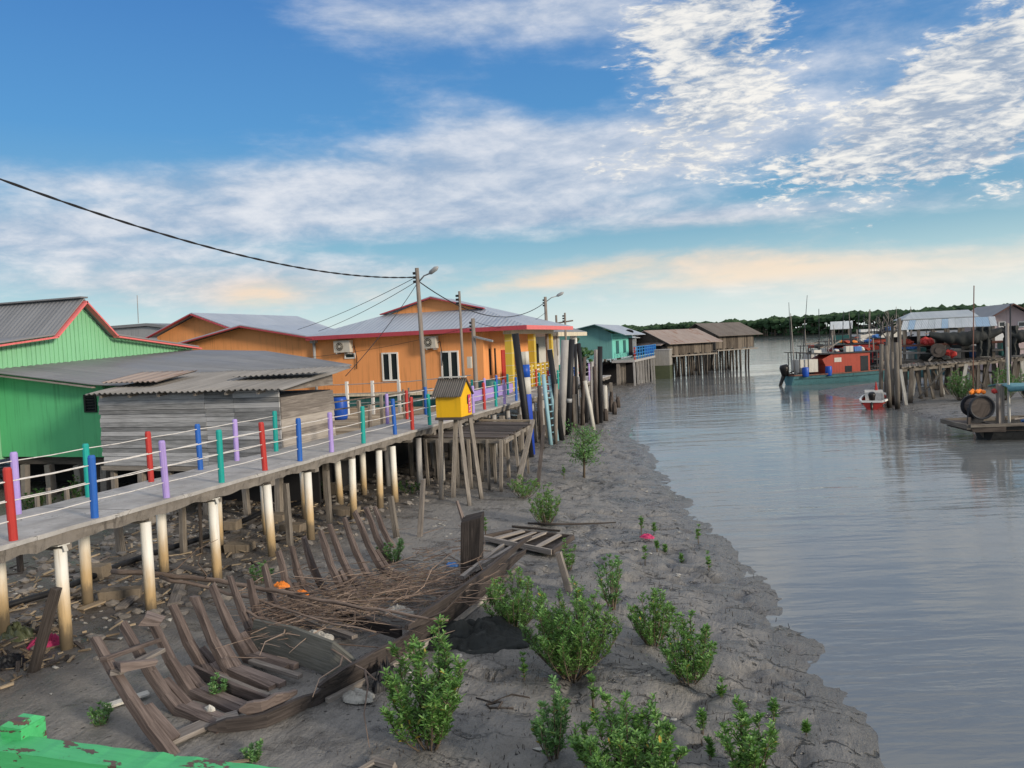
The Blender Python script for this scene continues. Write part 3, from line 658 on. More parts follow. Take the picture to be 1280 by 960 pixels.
r = MB(); X0, X1, ya, yb = xc-.1, -9.7, YF-.6, 39.6; xm = PY(545, 371, YF+2.2).x; gl, gr = PY(485, 392, YF+2.1), PY(603, 386, YF+2.1); zg = (gl.z+gr.z)/2; zt = PY(545, 371, YF+2.1).z
xm = (gl.x+gr.x)/2; Yg = YF+2.1
roof_face(r, [(X0,ya,EV),(X1,ya,EV),(gr.x,Yg,zg),(gl.x,Yg,zg)], (0,-1,-.3))
roof_face(r, [(X1,ya,EV),(X1,yb,EV),(xm,yb-3.2,zt),(xm,Yg,zt),(gr.x,Yg,zg)], (1,0,-.3))
roof_face(r, [(X0,ya,EV),(gl.x,Yg,zg),(xm,Yg,zt),(xm,yb-3.2,zt),(X0,yb,EV)], (-1,0,-.3))
roof_face(r, [(X1,yb,EV),(X0,yb,EV),(xm,yb-3.2,zt)], (0,1,-.3))
for s in (-1, 1):   # gablet verge overhang
    roof_face(r, [(xm, Yg-.35, zt+.03), (xm, Yg+.05, zt+.03), (xm+s*(gr.x-xm+.2), Yg+.05, zg+.0), (xm+s*(gr.x-xm+.2), Yg-.35, zg+.0)], (s,0,-.3), .04)
roof = r.build('roof', M['roofblue'], oh)
g = MB(); g.prism([(gl.x+.2, Yg-.05, zg-.03), (gr.x-.2, Yg-.05, zg-.03), (xm, Yg-.05, zt-.04)], (0,.1,0)); g.build('gablet', M['orange'], roof)
tr = MB()
for s in (-1, 1):
    e = Vector((xm+s*(gr.x-xm+.22), Yg-.37, zg-.02)); tr.beam((xm, Yg-.37, zt-.06), e, .05, .17, up=(0,1,0))
tr.build('gablet_trim', M['maroon'], roof)
f = MB(); f.box(X0, X1, ya-.04, ya-.003, EV-.19, EV-.005); f.build('eaves_trim', M['maroon'], oh)
f = MB(); f.box(X1+.003, X1+.04, ya-.04, yb, EV-.19, EV-.005); f.build('eaves_trim', M['pink'], oh)
MB().box(X0+.1, X1-.05, ya+.02, YF-.01, EV-.16, EV-.12).build('soffit', M['cream'], oh)
MB().box(xr+.01, X1-.05, ya+.02, yb-.05, EV-.16, EV-.12).build('soffit', M['cream'], oh)
# wing roof: front gable and the higher gable behind it, ridges running away
r = MB(); y0 = YF-.55
roof_face(r, [(xap,y0,zap+.02),(xap,38,zap+.02),(xc+.25,38,EV-.02),(xc+.25,y0,EV-.02)], (1,0,-.2)); roof_face(r, [(xap,38,zap+.02),(xap,y0,zap+.02),(xw-.3,y0,EV-.02),(xw-.3,38,EV-.02)], (-1,0,-.2))
r.build('wing_roof', M['roofblue'], oh)
t = MB(); t.beam((xap, y0-.03, zap-.08), (xc+.3, y0-.03, EV-.12), .05, .18, up=(0,1,0)); t.beam((xap, y0-.03, zap-.08), (xw-.35, y0-.03, EV-.12), .05, .18, up=(0,1,0)); t.build('wing_trim', M['maroon'], oh)
r = MB(); y1 = YG-.5; zl = ql.z
roof_face(r, [(q.x,y1,q.z),(q.x,44,q.z),(q.x+half+.2,44,zl-.05),(q.x+half+.2,y1,zl-.05)], (1,0,-.2)); roof_face(r, [(q.x,44,q.z),(q.x,y1,q.z),(q.x-half,y1,zl),(q.x-half,44,zl)], (-1,0,-.2))
r.build('rear_roof', M['roofblue'], oh)
t = MB(); t.beam((q.x, y1-.03, q.z-.1), (q.x+half+.2, y1-.03, zl-.15), .05, .2, up=(0,1,0)); t.beam((q.x, y1-.03, q.z-.1), (q.x-half, y1-.03, zl-.1), .05, .2, up=(0,1,0)); t.build('rear_trim', M['maroon'], oh)
MB().tube([(xc+.02, YF-.14, EV-.2), (xc+.02, YF-.14, 2.0)], .07, 8).build('downpipe', M['metal'], oh, smooth=True)
MB().box(xc-.12, xc+.16, YF-.26, YF-.03, EV-.32, EV-.12).build('rain_hopper', M['metal'], oh)
def W4(px0, py0, px1, py1): a = PY(px0, py0, YF); b = PY(px1, py1, YF); return a.x, b.x, b.z, a.z
for (a0,b0,a1,b1) in ((477,441,499.5,476), (551,439,575,476)):
    x0,x1,z0,z1 = W4(a0,b0,a1,b1); window(oh, x0, x1, z0, z1, YF)
x0,x1,z0,z1 = W4(431,441.5,444.5,448); f = MB(); t_=.06
f.box(x0,x1,YF-.05,YF+.02,z1-t_,z1).box(x0,x1,YF-.05,YF+.02,z0,z0+t_); f.box(x0,x0+t_,YF-.05,YF+.02,z0+t_,z1-t_); f.box(x1-t_,x1,YF-.05,YF+.02,z0+t_,z1-t_); vw = f.build('vent_window', M['white'], oh)
MB().box(x0+t_-.01,x1-t_+.01,YF-.02,YF-.01,z0+t_-.01,z1-t_+.01).build('pane', M['glass'], vw)
def aircon(px0, py0, px1, py1):
    x0,x1,z0,z1 = W4(px0,py0,px1,py1); y0_, y1_ = YF-.40, YF-.08
    a = MB().box(x0,x1,y0_,y1_,z0,z1).build('air_conditioner', M['acgrey'], oh, bevel=.015)
    cx, cz, rr = lerp(x0,x1,.37), (z0+z1)/2, (z1-z0)*.37; g_ = MB()
    g_.tube([(cx,y0_-.015,cz),(cx,y0_-.002,cz)], [rr*.98,rr], 20); g_.build('fan_grille', M['dark'], a)
    h_ = MB()
    for k in range(3):
        R_ = rr*(.35+.3*k); h_.tube([(cx+R_*math.cos(i*math.pi/8), y0_-.022, cz+R_*math.sin(i*math.pi/8)) for i in range(17)], .008, 4, False)
    h_.tube([(cx,y0_-.035,cz),(cx,y0_-.016,cz)], .05, 8); h_.build('fan_guard', M['acgrey'], a)
    b_ = MB(); b_.box(x0+.1,x0+.14,y0_,YF-.004,z0-.06,z0-.004); b_.box(x1-.14,x1-.1,y0_,YF-.004,z0-.06,z0-.004); b_.build('bracket', M['metal'], a)
    MB().tube([(x1-.002,YF-.2,z0+.4*(z1-z0)),(x1+.12,YF-.2,z0+.3),(x1+.14,YF-.06,z0-.3),(x1+.1,YF-.05,z0-.8)], .022, 5).build('pipe', M['black'], a, smooth=True)
aircon(422,426,443,440); aircon(533.5,420.5,549.5,435)
# river face of the house: shutters, red door
MB().box(xr+.004, xr+.05, 34.4, 35.0, FL+.16, 4.0).build('door', M['red'], oh)
for y in (32.75, 33.45): MB().box(xr+.004, xr+.03, y, y+.16, 2.9, 4.1).build('window_slit', M['dark'], oh)
MB().box(xr, X1-.5, YF+.05, 42, FL-.12, FL+.03).build('porch_floor', M['conc'], oh)
for y in (32.5, 36.0, 39.2):
    c_ = MB().box(-11.03,-10.72,y-.16,y+.16,FL+.03,EV-.34).build('porch_column', M['yellowtile'], oh)
    jn = MB()
    for z in (2.75,3.3,3.85,4.4): jn.box(-11.034,-10.716,y-.164,y+.164,z,z+.02)
    jn.build('tile_joint', M['cream'], c_)
MB().box(-11.08,-10.68,32.3,39.45,EV-.34,EV-.165).build('porch_beam', M['cream'], oh)
b = MB()
for z in (2.75, 2.95, 3.15): b.box(-10.86,-10.80,32.7,39,z-.03,z+.03)
b.build('balustrade_rail', M['white'], oh)
for k in range(8):
    y = 33.1+k*.78
    if abs(y-36) > .3: MB().box(-10.91,-10.75,y-.12,y+.12,FL+.03,3.25).build('baluster', M['yellowtile'], oh)
MB().box(-10.9,-10.72,26.4,32.3,ZD+.02,ZD+.42).build('lilac_wall', M['lilac'], oh)
# low yard deck of tan planks between the walkway and the house
yd = thing('yard_deck', 'low tan plank yard deck between shack and orange house', 'deck', (-14, 24, .4))
p = MB(); y = 18.6
while y < 31.7:
    w_ = rnd.uniform(.17,.23); x0 = -20.5+rnd.uniform(-.1,.1); p.hexa([(x0,y,1.52),(-10.85,y,1.52),(-10.85,y+w_,1.52),(x0,y+w_,1.52),(x0,y,1.6),(-10.85,y,1.6+rnd.uniform(-.01,.01)),(-10.85,y+w_,1.6),(x0,y+w_,1.6)]); y += w_+.015
p.build('planks', M['tanwood'], yd)
MB().box(-11.75, -11.65, 18.2, 31.4, .2, 1.515).build('added_shade_board', M['dark'], yd)  # dark boards added below the deck to deepen the shade there
stilts(yd, [(x, y) for x in (-12,-14.5,-17,-19.5) for y in (19.2,22,25,28,31)], 1.52, 'pilewood', .08)
# thin railing round the yard
fn = thing('yard_railing', 'thin railing of white posts and wires in front of orange house', 'railing', (-16, 29, 1.6))
for px_, y0_ in ((434,28.5),(466,28.5),(499,28.5),(532,28.5)):
    x = PY(px_, 500, y0_).x; MB().beam((x,y0_,1.6),(x+.02,y0_,3.0),.11,.11).build('post', M['white'], fn)
for z in (2.9,2.5,2.1): MB().tube([(-20.3,28.5,z),(-17,28.5,z-.03),(-14,28.5,z+.02),(-11.2,28.5,z+.2)], .018, 5).build('wire', M['metal'], fn)
f2 = thing('timber_fence', 'rough grey timber fence on the tan plank deck', 'fence', (-14, 23.5, 1.6))
for px_, h in ((450,.95),(477,1.15),(461,.8)):
    x = PY(px_, 510, 23.6).x; MB().beam((x,23.6,1.6),(x+rnd.uniform(-.06,.06),23.6,1.6+h),.11,.1,jit=.01).build('post', M['oldwood'], f2)
for px_, h in ((485,1.15),(505,1.25),(512,1.3),(530,1.3)):
    x = PY(px_, 510, 24.5).x; MB().beam((x,24.5,1.6),(x,24.5,1.6+h),.05,.05).build('post', M['rustpole'], f2)
for z, z2 in ((2.1,2.55),(2.35,2.85)): MB().beam((-16,23.6,z),(-11.1,24.5,z2),.045,.05).build('rail', M['rustpole'], f2)
b_ = PY(425, 512, 26.5); br = thing('barrel', 'blue plastic barrel on the yard deck beside the plank shack', 'barrel', (b_.x, 26.5, 1.6))
MB().tube([(b_.x,26.5,1.6),(b_.x,26.5,1.7),(b_.x,26.5,2.05),(b_.x,26.5,2.4),(b_.x,26.5,2.5)], [.26,.29,.31,.29,.26], 16).build('drum', M['bluedrum'], br, smooth=True)
MB().tube([(b_.x,26.5,2.5),(b_.x,26.5,2.53)], [.27,.25], 16).build('lid', M['black'], br)
tp = Vector((-11.25, 30.6, ZD)); tk = tag(MB().tube([tp,tp+Vector((0,0,.25)),tp+Vector((0,0,.62)),tp+Vector((0,0,.68))],[.42,.5,.54,.5],18).build('water_tub', M['tealdark'], smooth=True), 'dark green water tub on the walkway by the orange house corner', 'tub')
for y_, c_ in ((31.55,'red'),):
    pass

# ------------------------------------------------------------------ green house with its low annexe
gh = thing('green_house', 'pale green gabled house with salmon trim and grey roof', 'house', (-25, 20, .4))
c0 = -22.0
ga = [PX(*p_, c0) for p_ in ((55,421),(95,375),(135,419),(240,434))]
ya_, za_ = ga[1].y, ga[1].z; k1 = ga[2].y-ya_; zk = ga[2].z; k2 = ga[3].y-ya_; ze = ga[3].z; Ya = ya_
prof = [(Ya-k2, ze), (Ya-k1, zk), (Ya, za_), (Ya+k1, zk), (Ya+k2, ze)]
g = MB(); n_ = 130
for i in range(n_):     # ribbed boards
    yA = lerp(Ya-k2, Ya+k2, i/n_); yB = lerp(Ya-k2, Ya+k2, (i+1)/n_); top = lambda yy: interp(prof, yy)-.03; dx_ = .012 if i % 2 else -.012
    g.hexa([(c0-.1,yA,1.5),(c0+dx_,yA,1.5),(c0+dx_,yB,1.5),(c0-.1,yB,1.5),(c0-.1,yA,top(yA)),(c0+dx_,yA,top(yA)),(c0+dx_,yB,top(yB)),(c0-.1,yB,top(yB))])
g.build('gable_wall', M['green2'], gh)
MB().box(c0-9, c0-.11, Ya-k2+.2, Ya+k2-.2, 1.5, ze-.1).build('wall', M['green2'], gh)
r = MB()
for s in (-1, 1):
    roof_face(r, [(c0+.35,Ya,za_+.04),(c0-10,Ya,za_+.04),(c0-10,Ya+s*k1,zk+.04),(c0+.35,Ya+s*k1,zk+.04)], (0,s,-.6))
    roof_face(r, [(c0+.35,Ya+s*k1,zk+.04),(c0-10,Ya+s*k1,zk+.04),(c0-10,Ya+s*k2,ze+.04),(c0+.35,Ya+s*k2,ze+.04)], (0,s,-.2))
r.build('roof', M['roofgrey'], gh)
MB().beam((c0+.36,Ya,za_+.07),(c0-10,Ya,za_+.07),.3,.05).build('ridge_cap', M['roofgrey'], gh)
t = MB()
for s in (-1,1):
    t.beam((c0+.38,Ya-s*.03,za_-.07),(c0+.38,Ya+s*k1,zk-.07),.05,.22,up=(1,0,0)); t.beam((c0+.38,Ya+s*(k1-.03),zk-.07),(c0+.38,Ya+s*k2,ze-.07),.05,.22,up=(1,0,0))
t.build('verge_trim', M['pink'], gh)
an = thing('green_annexe', 'bright green low annexe with wide grey roof raised on stilts', 'house', (-19, 18, .4))
YA = 17.0; xa1 = PY(131, 520, YA).x; z0a = 1.58
wl = MB(); wl.prism([(c0+.03,YA,z0a),(xa1,YA,z0a),(xa1,YA,3.62),(c0+.03,YA,4.12)], (0,.12,0)); wl.build('wall', M['greenwall'], an)
wl = MB(); wl.prism([(xa1-.12,YA+.122,z0a),(xa1,YA+.122,z0a),(xa1,YA+.122,3.6),(xa1-.12,YA+.122,3.6)], (0,6,0)); wl.build('wall', M['greenwall'], an)
MB().box(c0+.03, xa1-.2, YA+.2, YA+.3, z0a-.25, z0a-.005).build('floor_beam', M['darkwood'], an)
A_ = [(-24.5,16.55,4.5),(-22.2,16.55,4.23),(-17.75,16.55,3.69),(-15,17.2,3.5),(-12.2,17.9,3.42)]; B_ = [(-24.5,25.6,4.72),(-22,25.4,4.62),(-17.2,23.6,4.43),(-14.6,22.2,4.15),(-12.2,21.0,3.87)]
def pl(L, t): t *= len(L)-1; i = min(int(t), len(L)-2); return lerp(Vector(L[i]), Vector(L[i+1]), t-i)
r = MB()
def an_roof(u, v): p_ = lerp(pl(A_, u), pl(B_, u), v); return p_ + Vector((0,0,.014*math.sin(2*math.pi*v*34)))
r.sheet(an_roof, 24, 200, .03, lambda u, v: (u*12.3, v*7.2)); r.build('roof', M['roofgrey'], an, smooth=True)
MB().beam((-24.5,16.6,4.42),(-17.8,16.6,3.6),.04,.14,up=(0,1,0)).build('eaves_board', M['oldwood'], an)
x0,x1 = PY(105.5,500,YA).x, PY(121,500,YA).x; z1,z0 = PY(112,493,YA).z, PY(112,515.5,YA).z
f = MB(); f.box(x0,x0+.06,YA-.04,YA-.003,z0,z1); f.box(x1-.04,x1,YA-.04,YA-.003,z0,z1); f.box(x0+.06,x1-.04,YA-.04,YA-.003,z1-.04,z1); f.box(x0+.06,x1-.04,YA-.04,YA-.003,z0,z0+.04)
wn = f.build('window', M['black'], an); lv = MB()
for k in range(5): z = lerp(z0+.05, z1-.05, (k+.5)/5); lv.beam((x0+.07,YA-.02,z),(x1-.05,YA-.02,z),.012,.085,up=(0,-.6,.8))
lv.build('louvre', M['glass'], wn); MB().box(x0+.06,x1-.04,YA-.003+.0,YA-.001,z0+.04,z1-.04).build('opening', M['dark'], wn)
stilts(an, [(-21.2,17.1),(-20.3,17.15),(-19.1,17.1),(-18.75,17.3),(-18.1,17.1),(-21,19.5),(-19.5,19.5),(-18.2,19.5),(-20.5,22),(-18.5,22)], z0a-.25, 'conc_dark', .1)
MB().box(c0+.1, xa1-.1, YA+.35, 25, z0a-.2, z0a-.06).build('floor', M['darkwood'], an)
MB().box(-24, xa1-.1, 19.0, 19.1, .2, 1.36).build('added_shade_board', M['dark'], an)  # black panel added behind the front stilts to make the under-house shade
# grey plank shack beside the walkway
sh = thing('plank_shack', 'silvery grey plank shack with corrugated roof beside the walkway', 'shack', (-13.5, 16.5, .4))
YS = 15.4; sx0, sx1 = PY(127,540,YS).x, -10.92; zs0, zs1 = 1.62, 3.46
p = MB(); z = zs0
while z < zs1-.02:
    h = min(rnd.uniform(.10,.135), zs1-z); x = sx0+rnd.uniform(-.04,.03)
    for xe in (PY(259,540,YS).x+rnd.uniform(-.02,.02), PY(295,540,YS).x+rnd.uniform(-.02,.02), sx1):
        o_ = rnd.uniform(-.012,.012)
        p.hexa([(x,YS-.02+o_,z+.004),(xe-.006,YS-.02+o_,z+.004+rnd.uniform(-.006,.006)),(xe-.006,YS+.02,z),(x,YS+.02,z),(x,YS-.008+o_,z+h-.003+rnd.uniform(-.006,.004)),(xe-.006,YS-.008+o_,z+h-.003),(xe-.006,YS+.02,z+h),(x,YS+.02,z+h)]); x = xe
    z += h
p.build('front_boards', M['shackwood'], sh)
p = MB(); z = zs0-.02
while z < 3.62:
    h = rnd.uniform(.14,.2); o_ = rnd.uniform(-.012,.012); y2 = 17.75+rnd.uniform(-.03,.03); zt_ = z+h
    if zt_ < 3.45 : p.hexa([(sx1-.02,YS+.021,z),(sx1+.02+o_,YS+.021,z),(sx1+.02+o_,y2,z+.02),(sx1-.02,y2,z+.02),(sx1-.02,YS+.021,zt_-.004),(sx1+.008+o_,YS+.021,zt_-.004),(sx1+.008+o_,y2,zt_+.014),(sx1-.02,y2,zt_+.014)])
    z += h
p.hexa([(sx1-.02,YS+.05,3.42),(sx1+.02,YS+.05,3.42),(sx1+.02,17.75,3.42),(sx1-.02,17.75,3.42),(sx1-.02,YS+.05,3.5),(sx1+.02,YS+.05,3.5),(sx1+.02,17.75,3.72),(sx1-.02,17.75,3.72)])
p.build('side_boards', M['oldwood'], sh)
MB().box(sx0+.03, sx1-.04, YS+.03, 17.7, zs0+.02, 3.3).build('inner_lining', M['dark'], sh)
MB().beam((sx0,YS-.03,zs0-.06),(sx1,YS-.03,zs0-.06),.12,.1).build('sill_beam', M['pilewood'], sh)
MB().beam((sx0-.1,YS+.05,3.46),(sx1+.1,YS+.05,3.46),.08,.08).build('wall_plate', M['pilewood'], sh)
r = MB()
def sroof(u, v): x = lerp(sx0-.05, sx1+.35, u); y = lerp(YS-.38, 18.2, v); return (x, y, 3.50+.115*(y-(YS-.38)) + .022*math.sin(x*2*math.pi/.17) + .02*fbm(x*.8, y*.8, 3))
r.sheet(sroof, 260, 8, .012, lambda u, v: (v*3.2, u*5.8)); r.build('roof', M['roofold'], sh, smooth=True)
r = MB()
def patch(u, v): x = lerp(-12.9, -10.4, u); y = lerp(YS+.9, YS+1.75, v); return (x, y, 3.60+.13*(y-YS+.38) + .02*math.sin(x*2*math.pi/.17)+.04*u)
r.sheet(patch, 110, 5, .012, lambda u, v: (v*.9, u*2.5)); r.build('roof_patch', M['roofold'], sh, smooth=True)
r = MB()
def rust(u, v): x = lerp(sx0-.25, sx0+1.6, u); y = lerp(YS+.35, YS+1.8, v); return (x, y, 3.62+.14*(y-YS+.38)*1.0 - .01*u + .02*math.sin(x*2*math.pi/.17)+.03)
r.sheet(rust, 80, 5, .012, lambda u, v: (v*1.2, u*1.8)); r.build('rusty_sheet', M['roofrust'], sh, smooth=True)
for x in (-16,-15.1,-14.2,-13.1,-12.2,-11.3): MB().beam((x,YS-.3,3.42),(x,17.9,3.76),.06,.08).build('rafter', M['pilewood'], sh)
stilts(sh, [(x, YS+.05) for x in (-16.1,-15.2,-14.3,-13.2,-12.1,-11.1)]+[(x, 17.5) for x in (-15.5,-14,-12.4,-11.1)], zs0-.1, 'pilewood', .07)
MB().box(sx0+.1, sx1-.1, 17.0, 17.08, .2, 1.6).build('added_shade_board', M['dark'], sh)  # added dark sheet behind the stilts, standing for shade below the shack
# grey roof and aerial far behind
fh = thing('far_grey_house', 'low grey roofed house behind the green gable with a thin aerial', 'house', (-38, 45, .4))
a = PY(134,408,45); b = PY(185,404,45); c = PY(212,409,45)
MB().box(a.x+.4, c.x+4, 45.6, 52, .5, a.z-.35).build('wall', M['offwhite'], fh)
r = MB(); roof_face(r, [(a.x,44.8,a.z),(b.x,44.8,b.z),(b.x,53,b.z),(a.x,53,a.z)], (-1,0,-.1), .2); roof_face(r, [(b.x,44.8,b.z),(c.x+5,44.8,c.z-.6),(c.x+5,53,c.z-.6),(b.x,53,b.z)], (1,0,-.1), .2); r.build('roof', M['roofgrey'], fh)
r = MB(); r.prism([(a.x+.2,45,a.z-1.2),(c.x+4,45,a.z-1.2),(c.x+4,45,c.z-.7),(b.x,45,b.z-.25),(a.x+.2,45,a.z-.22)], (0,.15,0)); r.build('gable', M['metal'], fh)
d0 = PY(173,404,46); d1 = PY(171.5,369,46); MB().tube([d0,d1], .03, 5).build('aerial', M['metal'], fh)
# ------------------------------------------------------------------ yellow shrine on stilts
sx = -7.60; s0 = thing('shrine', 'small yellow shrine box with corrugated roof on four stilts', 'shrine', (-7.6, 18.6, .3))
ax0, ax1, ay0, ay1, az0, az1, azr = -8.28, -7.58, 18.45, 19.22, 2.44, 3.02, 3.40
g = MB(); ym = (ay0+ay1)/2
g.prism([(ax1,ay0,az0),(ax1,ay1,az0),(ax1,ay1,az1),(ax1,ym,azr),(ax1,ay0,az1)], (-.04,0,0)); g.build('front_gable', M['shrine'], s0, bevel=.006)
g = MB(); g.box(ax0,ax1-.042,ay0,ay0+.03,az0,az1); g.box(ax0,ax1-.042,ay1-.03,ay1,az0,az1); g.prism([(ax0,ay0+.032,az0),(ax0,ay1-.032,az0),(ax0,ay1-.032,az1),(ax0,ym,azr-.03),(ax0,ay0+.032,az1)], (.03,0,0)); g.build('wall', M['shrine'], s0)
MB().box(ax0-.03,ax1+.03,ay0-.03,ay1+.03,az0-.07,az0-.003).build('base_board', M['darkwood'], s0)
M['shrineroof'] = roofing('dark corrugated shrine roof', (.055,.05,.048), (.16,.15,.14), .06, .3, (.09,.06,.045), .8, real=True)
r = MB()
for s in (-1, 1):
    def sr(u, v, s=s): x = lerp(ax0-.07, ax1+.05, u); return (x, ym+s*v*.5, azr+.045-v*.5*1.0*.92 + .016*math.sin(x*2*math.pi/.062))
    r.sheet(sr, 150, 3, .008, lambda u, v: (v*.65, u*.85))
r.build('roof', M['shrineroof'], s0, smooth=True)
MB().beam((ax0-.03,ym,azr+.075),(ax1+.03,ym,azr+.075),.11,.03).build('ridge_cap', M['offwhite'], s0)
fc = MB()
for s in (-1,1): fc.beam((ax1+.025,ym,azr+.01),(ax1+.025,ym+s*.46,azr+.01-.46*.92),.02,.05,up=(1,0,0))
fc.build('verge_board', M['darkwood'], s0)
# arched opening and the pink sign with white strokes at the far half of the front
od = MB(); od.face([(ax1+.006, 18.90+dy, z) for dy, z in ((0,az0+.30),(.13,az0+.30),(.13,az0+.47),(.11,az0+.53),(.065,az0+.555),(.02,az0+.53),(0,az0+.47))]); od.build('opening', M['dark'], s0)
pk = MB().box(ax1+.008,ax1+.018,18.96,19.13,az0+.06,az0+.55).build('sign', M['pinkcloth'], s0)
st = MB()
for k, z in enumerate((.12,.22,.32,.42)):
    z += az0; st.box(ax1+.019,ax1+.022,18.985,19.105,z,z+.012); st.box(ax1+.019,ax1+.022,19.035,19.05,z-.03,z-.001) ; st.box(ax1+.019,ax1+.022,18.99,19.02,z-.04,z-.03); st.box(ax1+.019,ax1+.022,19.06,19.1,z+.03,z+.042)
st.build('lettering', M['white'], pk)
for (px_, py_), (tx, ty) in zip(((551,626),(566,624),(588,634),(603,625)), ((ax0+.1,ay0+.05),(ax0+.25,ay1-.05),(ax1-.08,ay0+.06),(ax1-.04,ay1-.05))):
    f_ = PZ(px_, py_, .30); MB().beam((f_.x,f_.y,ground_z(f_.x,f_.y)-.2),(tx,ty,az0-.07),.10,.10,jit=.006).build('stilt', M['pilewood'], s0)
# ------------------------------------------------------------------ little plank jetty under it
jt = thing('plank_jetty', 'old dark plank jetty on thin stilts behind the shrine', 'jetty', (-8, 21.5, .3))
c_ = [PZ(529,546,1.75), PZ(631,547,1.75), PZ(664,528,1.75), PZ(600,527,1.75)]
p = MB(); n_ = 22
for k in range(n_):
    a, b = lerp(c_[0], c_[3], (k+.03)/n_), lerp(c_[1], c_[2], (k+.03)/n_); a2, b2 = lerp(c_[0], c_[3], (k+.93)/n_), lerp(c_[1], c_[2], (k+.93)/n_); up = Vector((0,0,rnd.uniform(-.012,.015))); th = Vector((0,0,.035)); e = (b-a).normalized()*rnd.uniform(-.05,.08)
    p.hexa([a-th+up, b-th+up+e, b2-th+up+e, a2-th+up, a+up, b+up+e, b2+up+e, a2+up])
p.build('planks', M['darkwood'], jt)
for a, b in ((c_[0],c_[1]),(c_[1],c_[2]),(c_[3],c_[2])): MB().beam(a-Vector((0,0,.10)), b-Vector((0,0,.10)), .07,.12).build('bearer', M['pilewood'], jt)
MB().beam(c_[3]+Vector((0,0,.05)), c_[2]+Vector((.1,0,.05)), .09,.06).build('edge_rail', M['tanwood'], jt)
for k in range(26):
    u, v = (k % 6)/5, (k//6)/4
    q_ = lerp(lerp(c_[0], c_[1], u), lerp(c_[3], c_[2], u), v) + Vector((rnd.uniform(-.12,.12), rnd.uniform(-.12,.12), -.05))
    b_ = q_ + Vector((rnd.uniform(-.12,.12), rnd.uniform(-.1,.1), 0)); MB().beam((b_.x,b_.y,ground_z(b_.x,b_.y)-.2), q_, rnd.uniform(.05,.1), rnd.uniform(.05,.09), jit=.006).build('stilt', M['pilewood'], jt)
MB().beam(PZ(640,627,.2)-Vector((0,0,.2)), c_[2]+Vector((.05,0,.05)), .13,.11).build('corner_stilt', M['pilewood'], jt)
tag(MB().beam(PZ(636,622,.2)+Vector((.55,.7,-.15)), c_[2]+Vector((.35,.25,-.15)), .1,.09).build('leaning_pole', M['darkwood']), 'dark pole leaning just behind the jetty corner', 'pole')
# ------------------------------------------------------------------ leaning mooring piles along the walkway
def mooring(label, foot, top, r, mat, Xf=None, parts=(), zf=.2):
    f_ = PZ(*foot, zf); f_.z = ground_z(f_.x, f_.y)-.3
    F0 = PZ(*foot, zf); t_ = PY(top[0], top[1], F0.y); t_.x += 0
    root = thing('mooring_pile', label, 'pile', F0, 'mooring piles beside the walkway')
    MB().tube([f_, lerp(F0, t_, .5), t_], [r, r, r*.95], 12).build('shaft', M[mat], root, smooth=True)
    for a, b, m_, k in parts:
        p0, p1 = lerp(F0, t_, a), lerp(F0, t_, b); MB().tube([p0, p1], r*k, 12).build('painted_band', M[m_], root, smooth=True)
    return root
M['bluepile'] = paint('blue pile paint', (.015,.06,.42), .6, .2, .3, scale=4)
M['ladder'] = paint('light blue ladder paint', (.25,.43,.50), .55, .1, .25)
mooring('thick pile painted white and blue behind a leaning black pile', (663,571), (654,440), .19, 'bluepile', parts=((.60,.76,'offwhite',1.04),(.76,.88,'bluedrum',1.05),(.88,1.003,'offwhite',1.04)))
mooring('long black pile leaning left across the yellow porch column', (664,574), (644,417), .13, 'black')
mooring('black leaning pile with a white cap right of the blue ladder', (703,552), (687,437), .12, 'black', parts=((.92,1.004,'offwhite',.75),))
mooring('pale grey concrete pile, tallest and widest of the row', (702,545), (707,425), .20, 'conc')
mooring('black pile leaning right against the pale concrete pile', (709,545), (715,424), .13, 'black', parts=((.35,.39,'metal',1.06),))
mooring('thin black pile between two stouter black ones', (722,530), (719,430), .08, 'black')
mooring('black pile leaning left in front of the white column', (733,528), (723,429), .12, 'black')
mooring('spotted white pile leaning left beside the black ones', (743,536), (731,476), .10, 'offwhite')
mooring('upright black pile farthest right of the tall group', (750,528), (750,433), .13, 'black')
mooring('grey timber pile touching the upright black pile', (745,527), (746,437), .15, 'conc')
mooring('short grey post capped with pale wood right of the tall group', (757,520), (756,482), .12, 'offwhite')
for lab, f_, t_, m_ in (('slim black pile close behind the pale concrete pile',(712,540),(711,446),'black'),('short dark timber pile right of the pale concrete pile',(716,534),(717,470),'darkwood'),('slanting dark timber pile among the black ones, tilted right',(727,532),(731,446),'darkwood'),('slim grey pile between the white leaning pile and the upright black one',(739,530),(740,452),'conc'),('low dark timber pile before the white house column',(729,522),(728,474),'darkwood'),('thin dark pile just left of the upright black pile',(747,530),(743,458),'darkwood'),('dark timber pile left of the blue ladder foot',(678,563),(674,482),'darkwood'),('thin grey pile right of the blue ladder head',(694,556),(695,480),'pilewood')): mooring(lab, f_, t_, .085, m_)
for lab, f_, t_ in (('jagged black stump nearest the tall piles',(757,526),(757,511)),('jagged black stump, tallest of four in the shallows',(764,514),(764,490)),('low jagged black stump beside the tallest stump',(768,517),(768,502)),('jagged black stump closest to the water',(773,509),(772,496))):
    F0 = PZ(*f_, .15); T0 = PY(*t_, F0.y); mb = MB(); mb.tube([F0-Vector((0,0,.4)), lerp(F0,T0,.7), T0], [.14,.13,.06], 8)
    for k in range(5): a = k*1.26; mb.tube([lerp(F0,T0,.6)+Vector((math.cos(a)*.08,math.sin(a)*.08,0)), T0+Vector((math.cos(a)*.09,math.sin(a)*.09,rnd.uniform(-.15,.15)))], [.05,.015], 5)
    tag(mb.build('pile_stump', M['darkwood']), lab, 'stump', 'broken pile stumps on the mud')
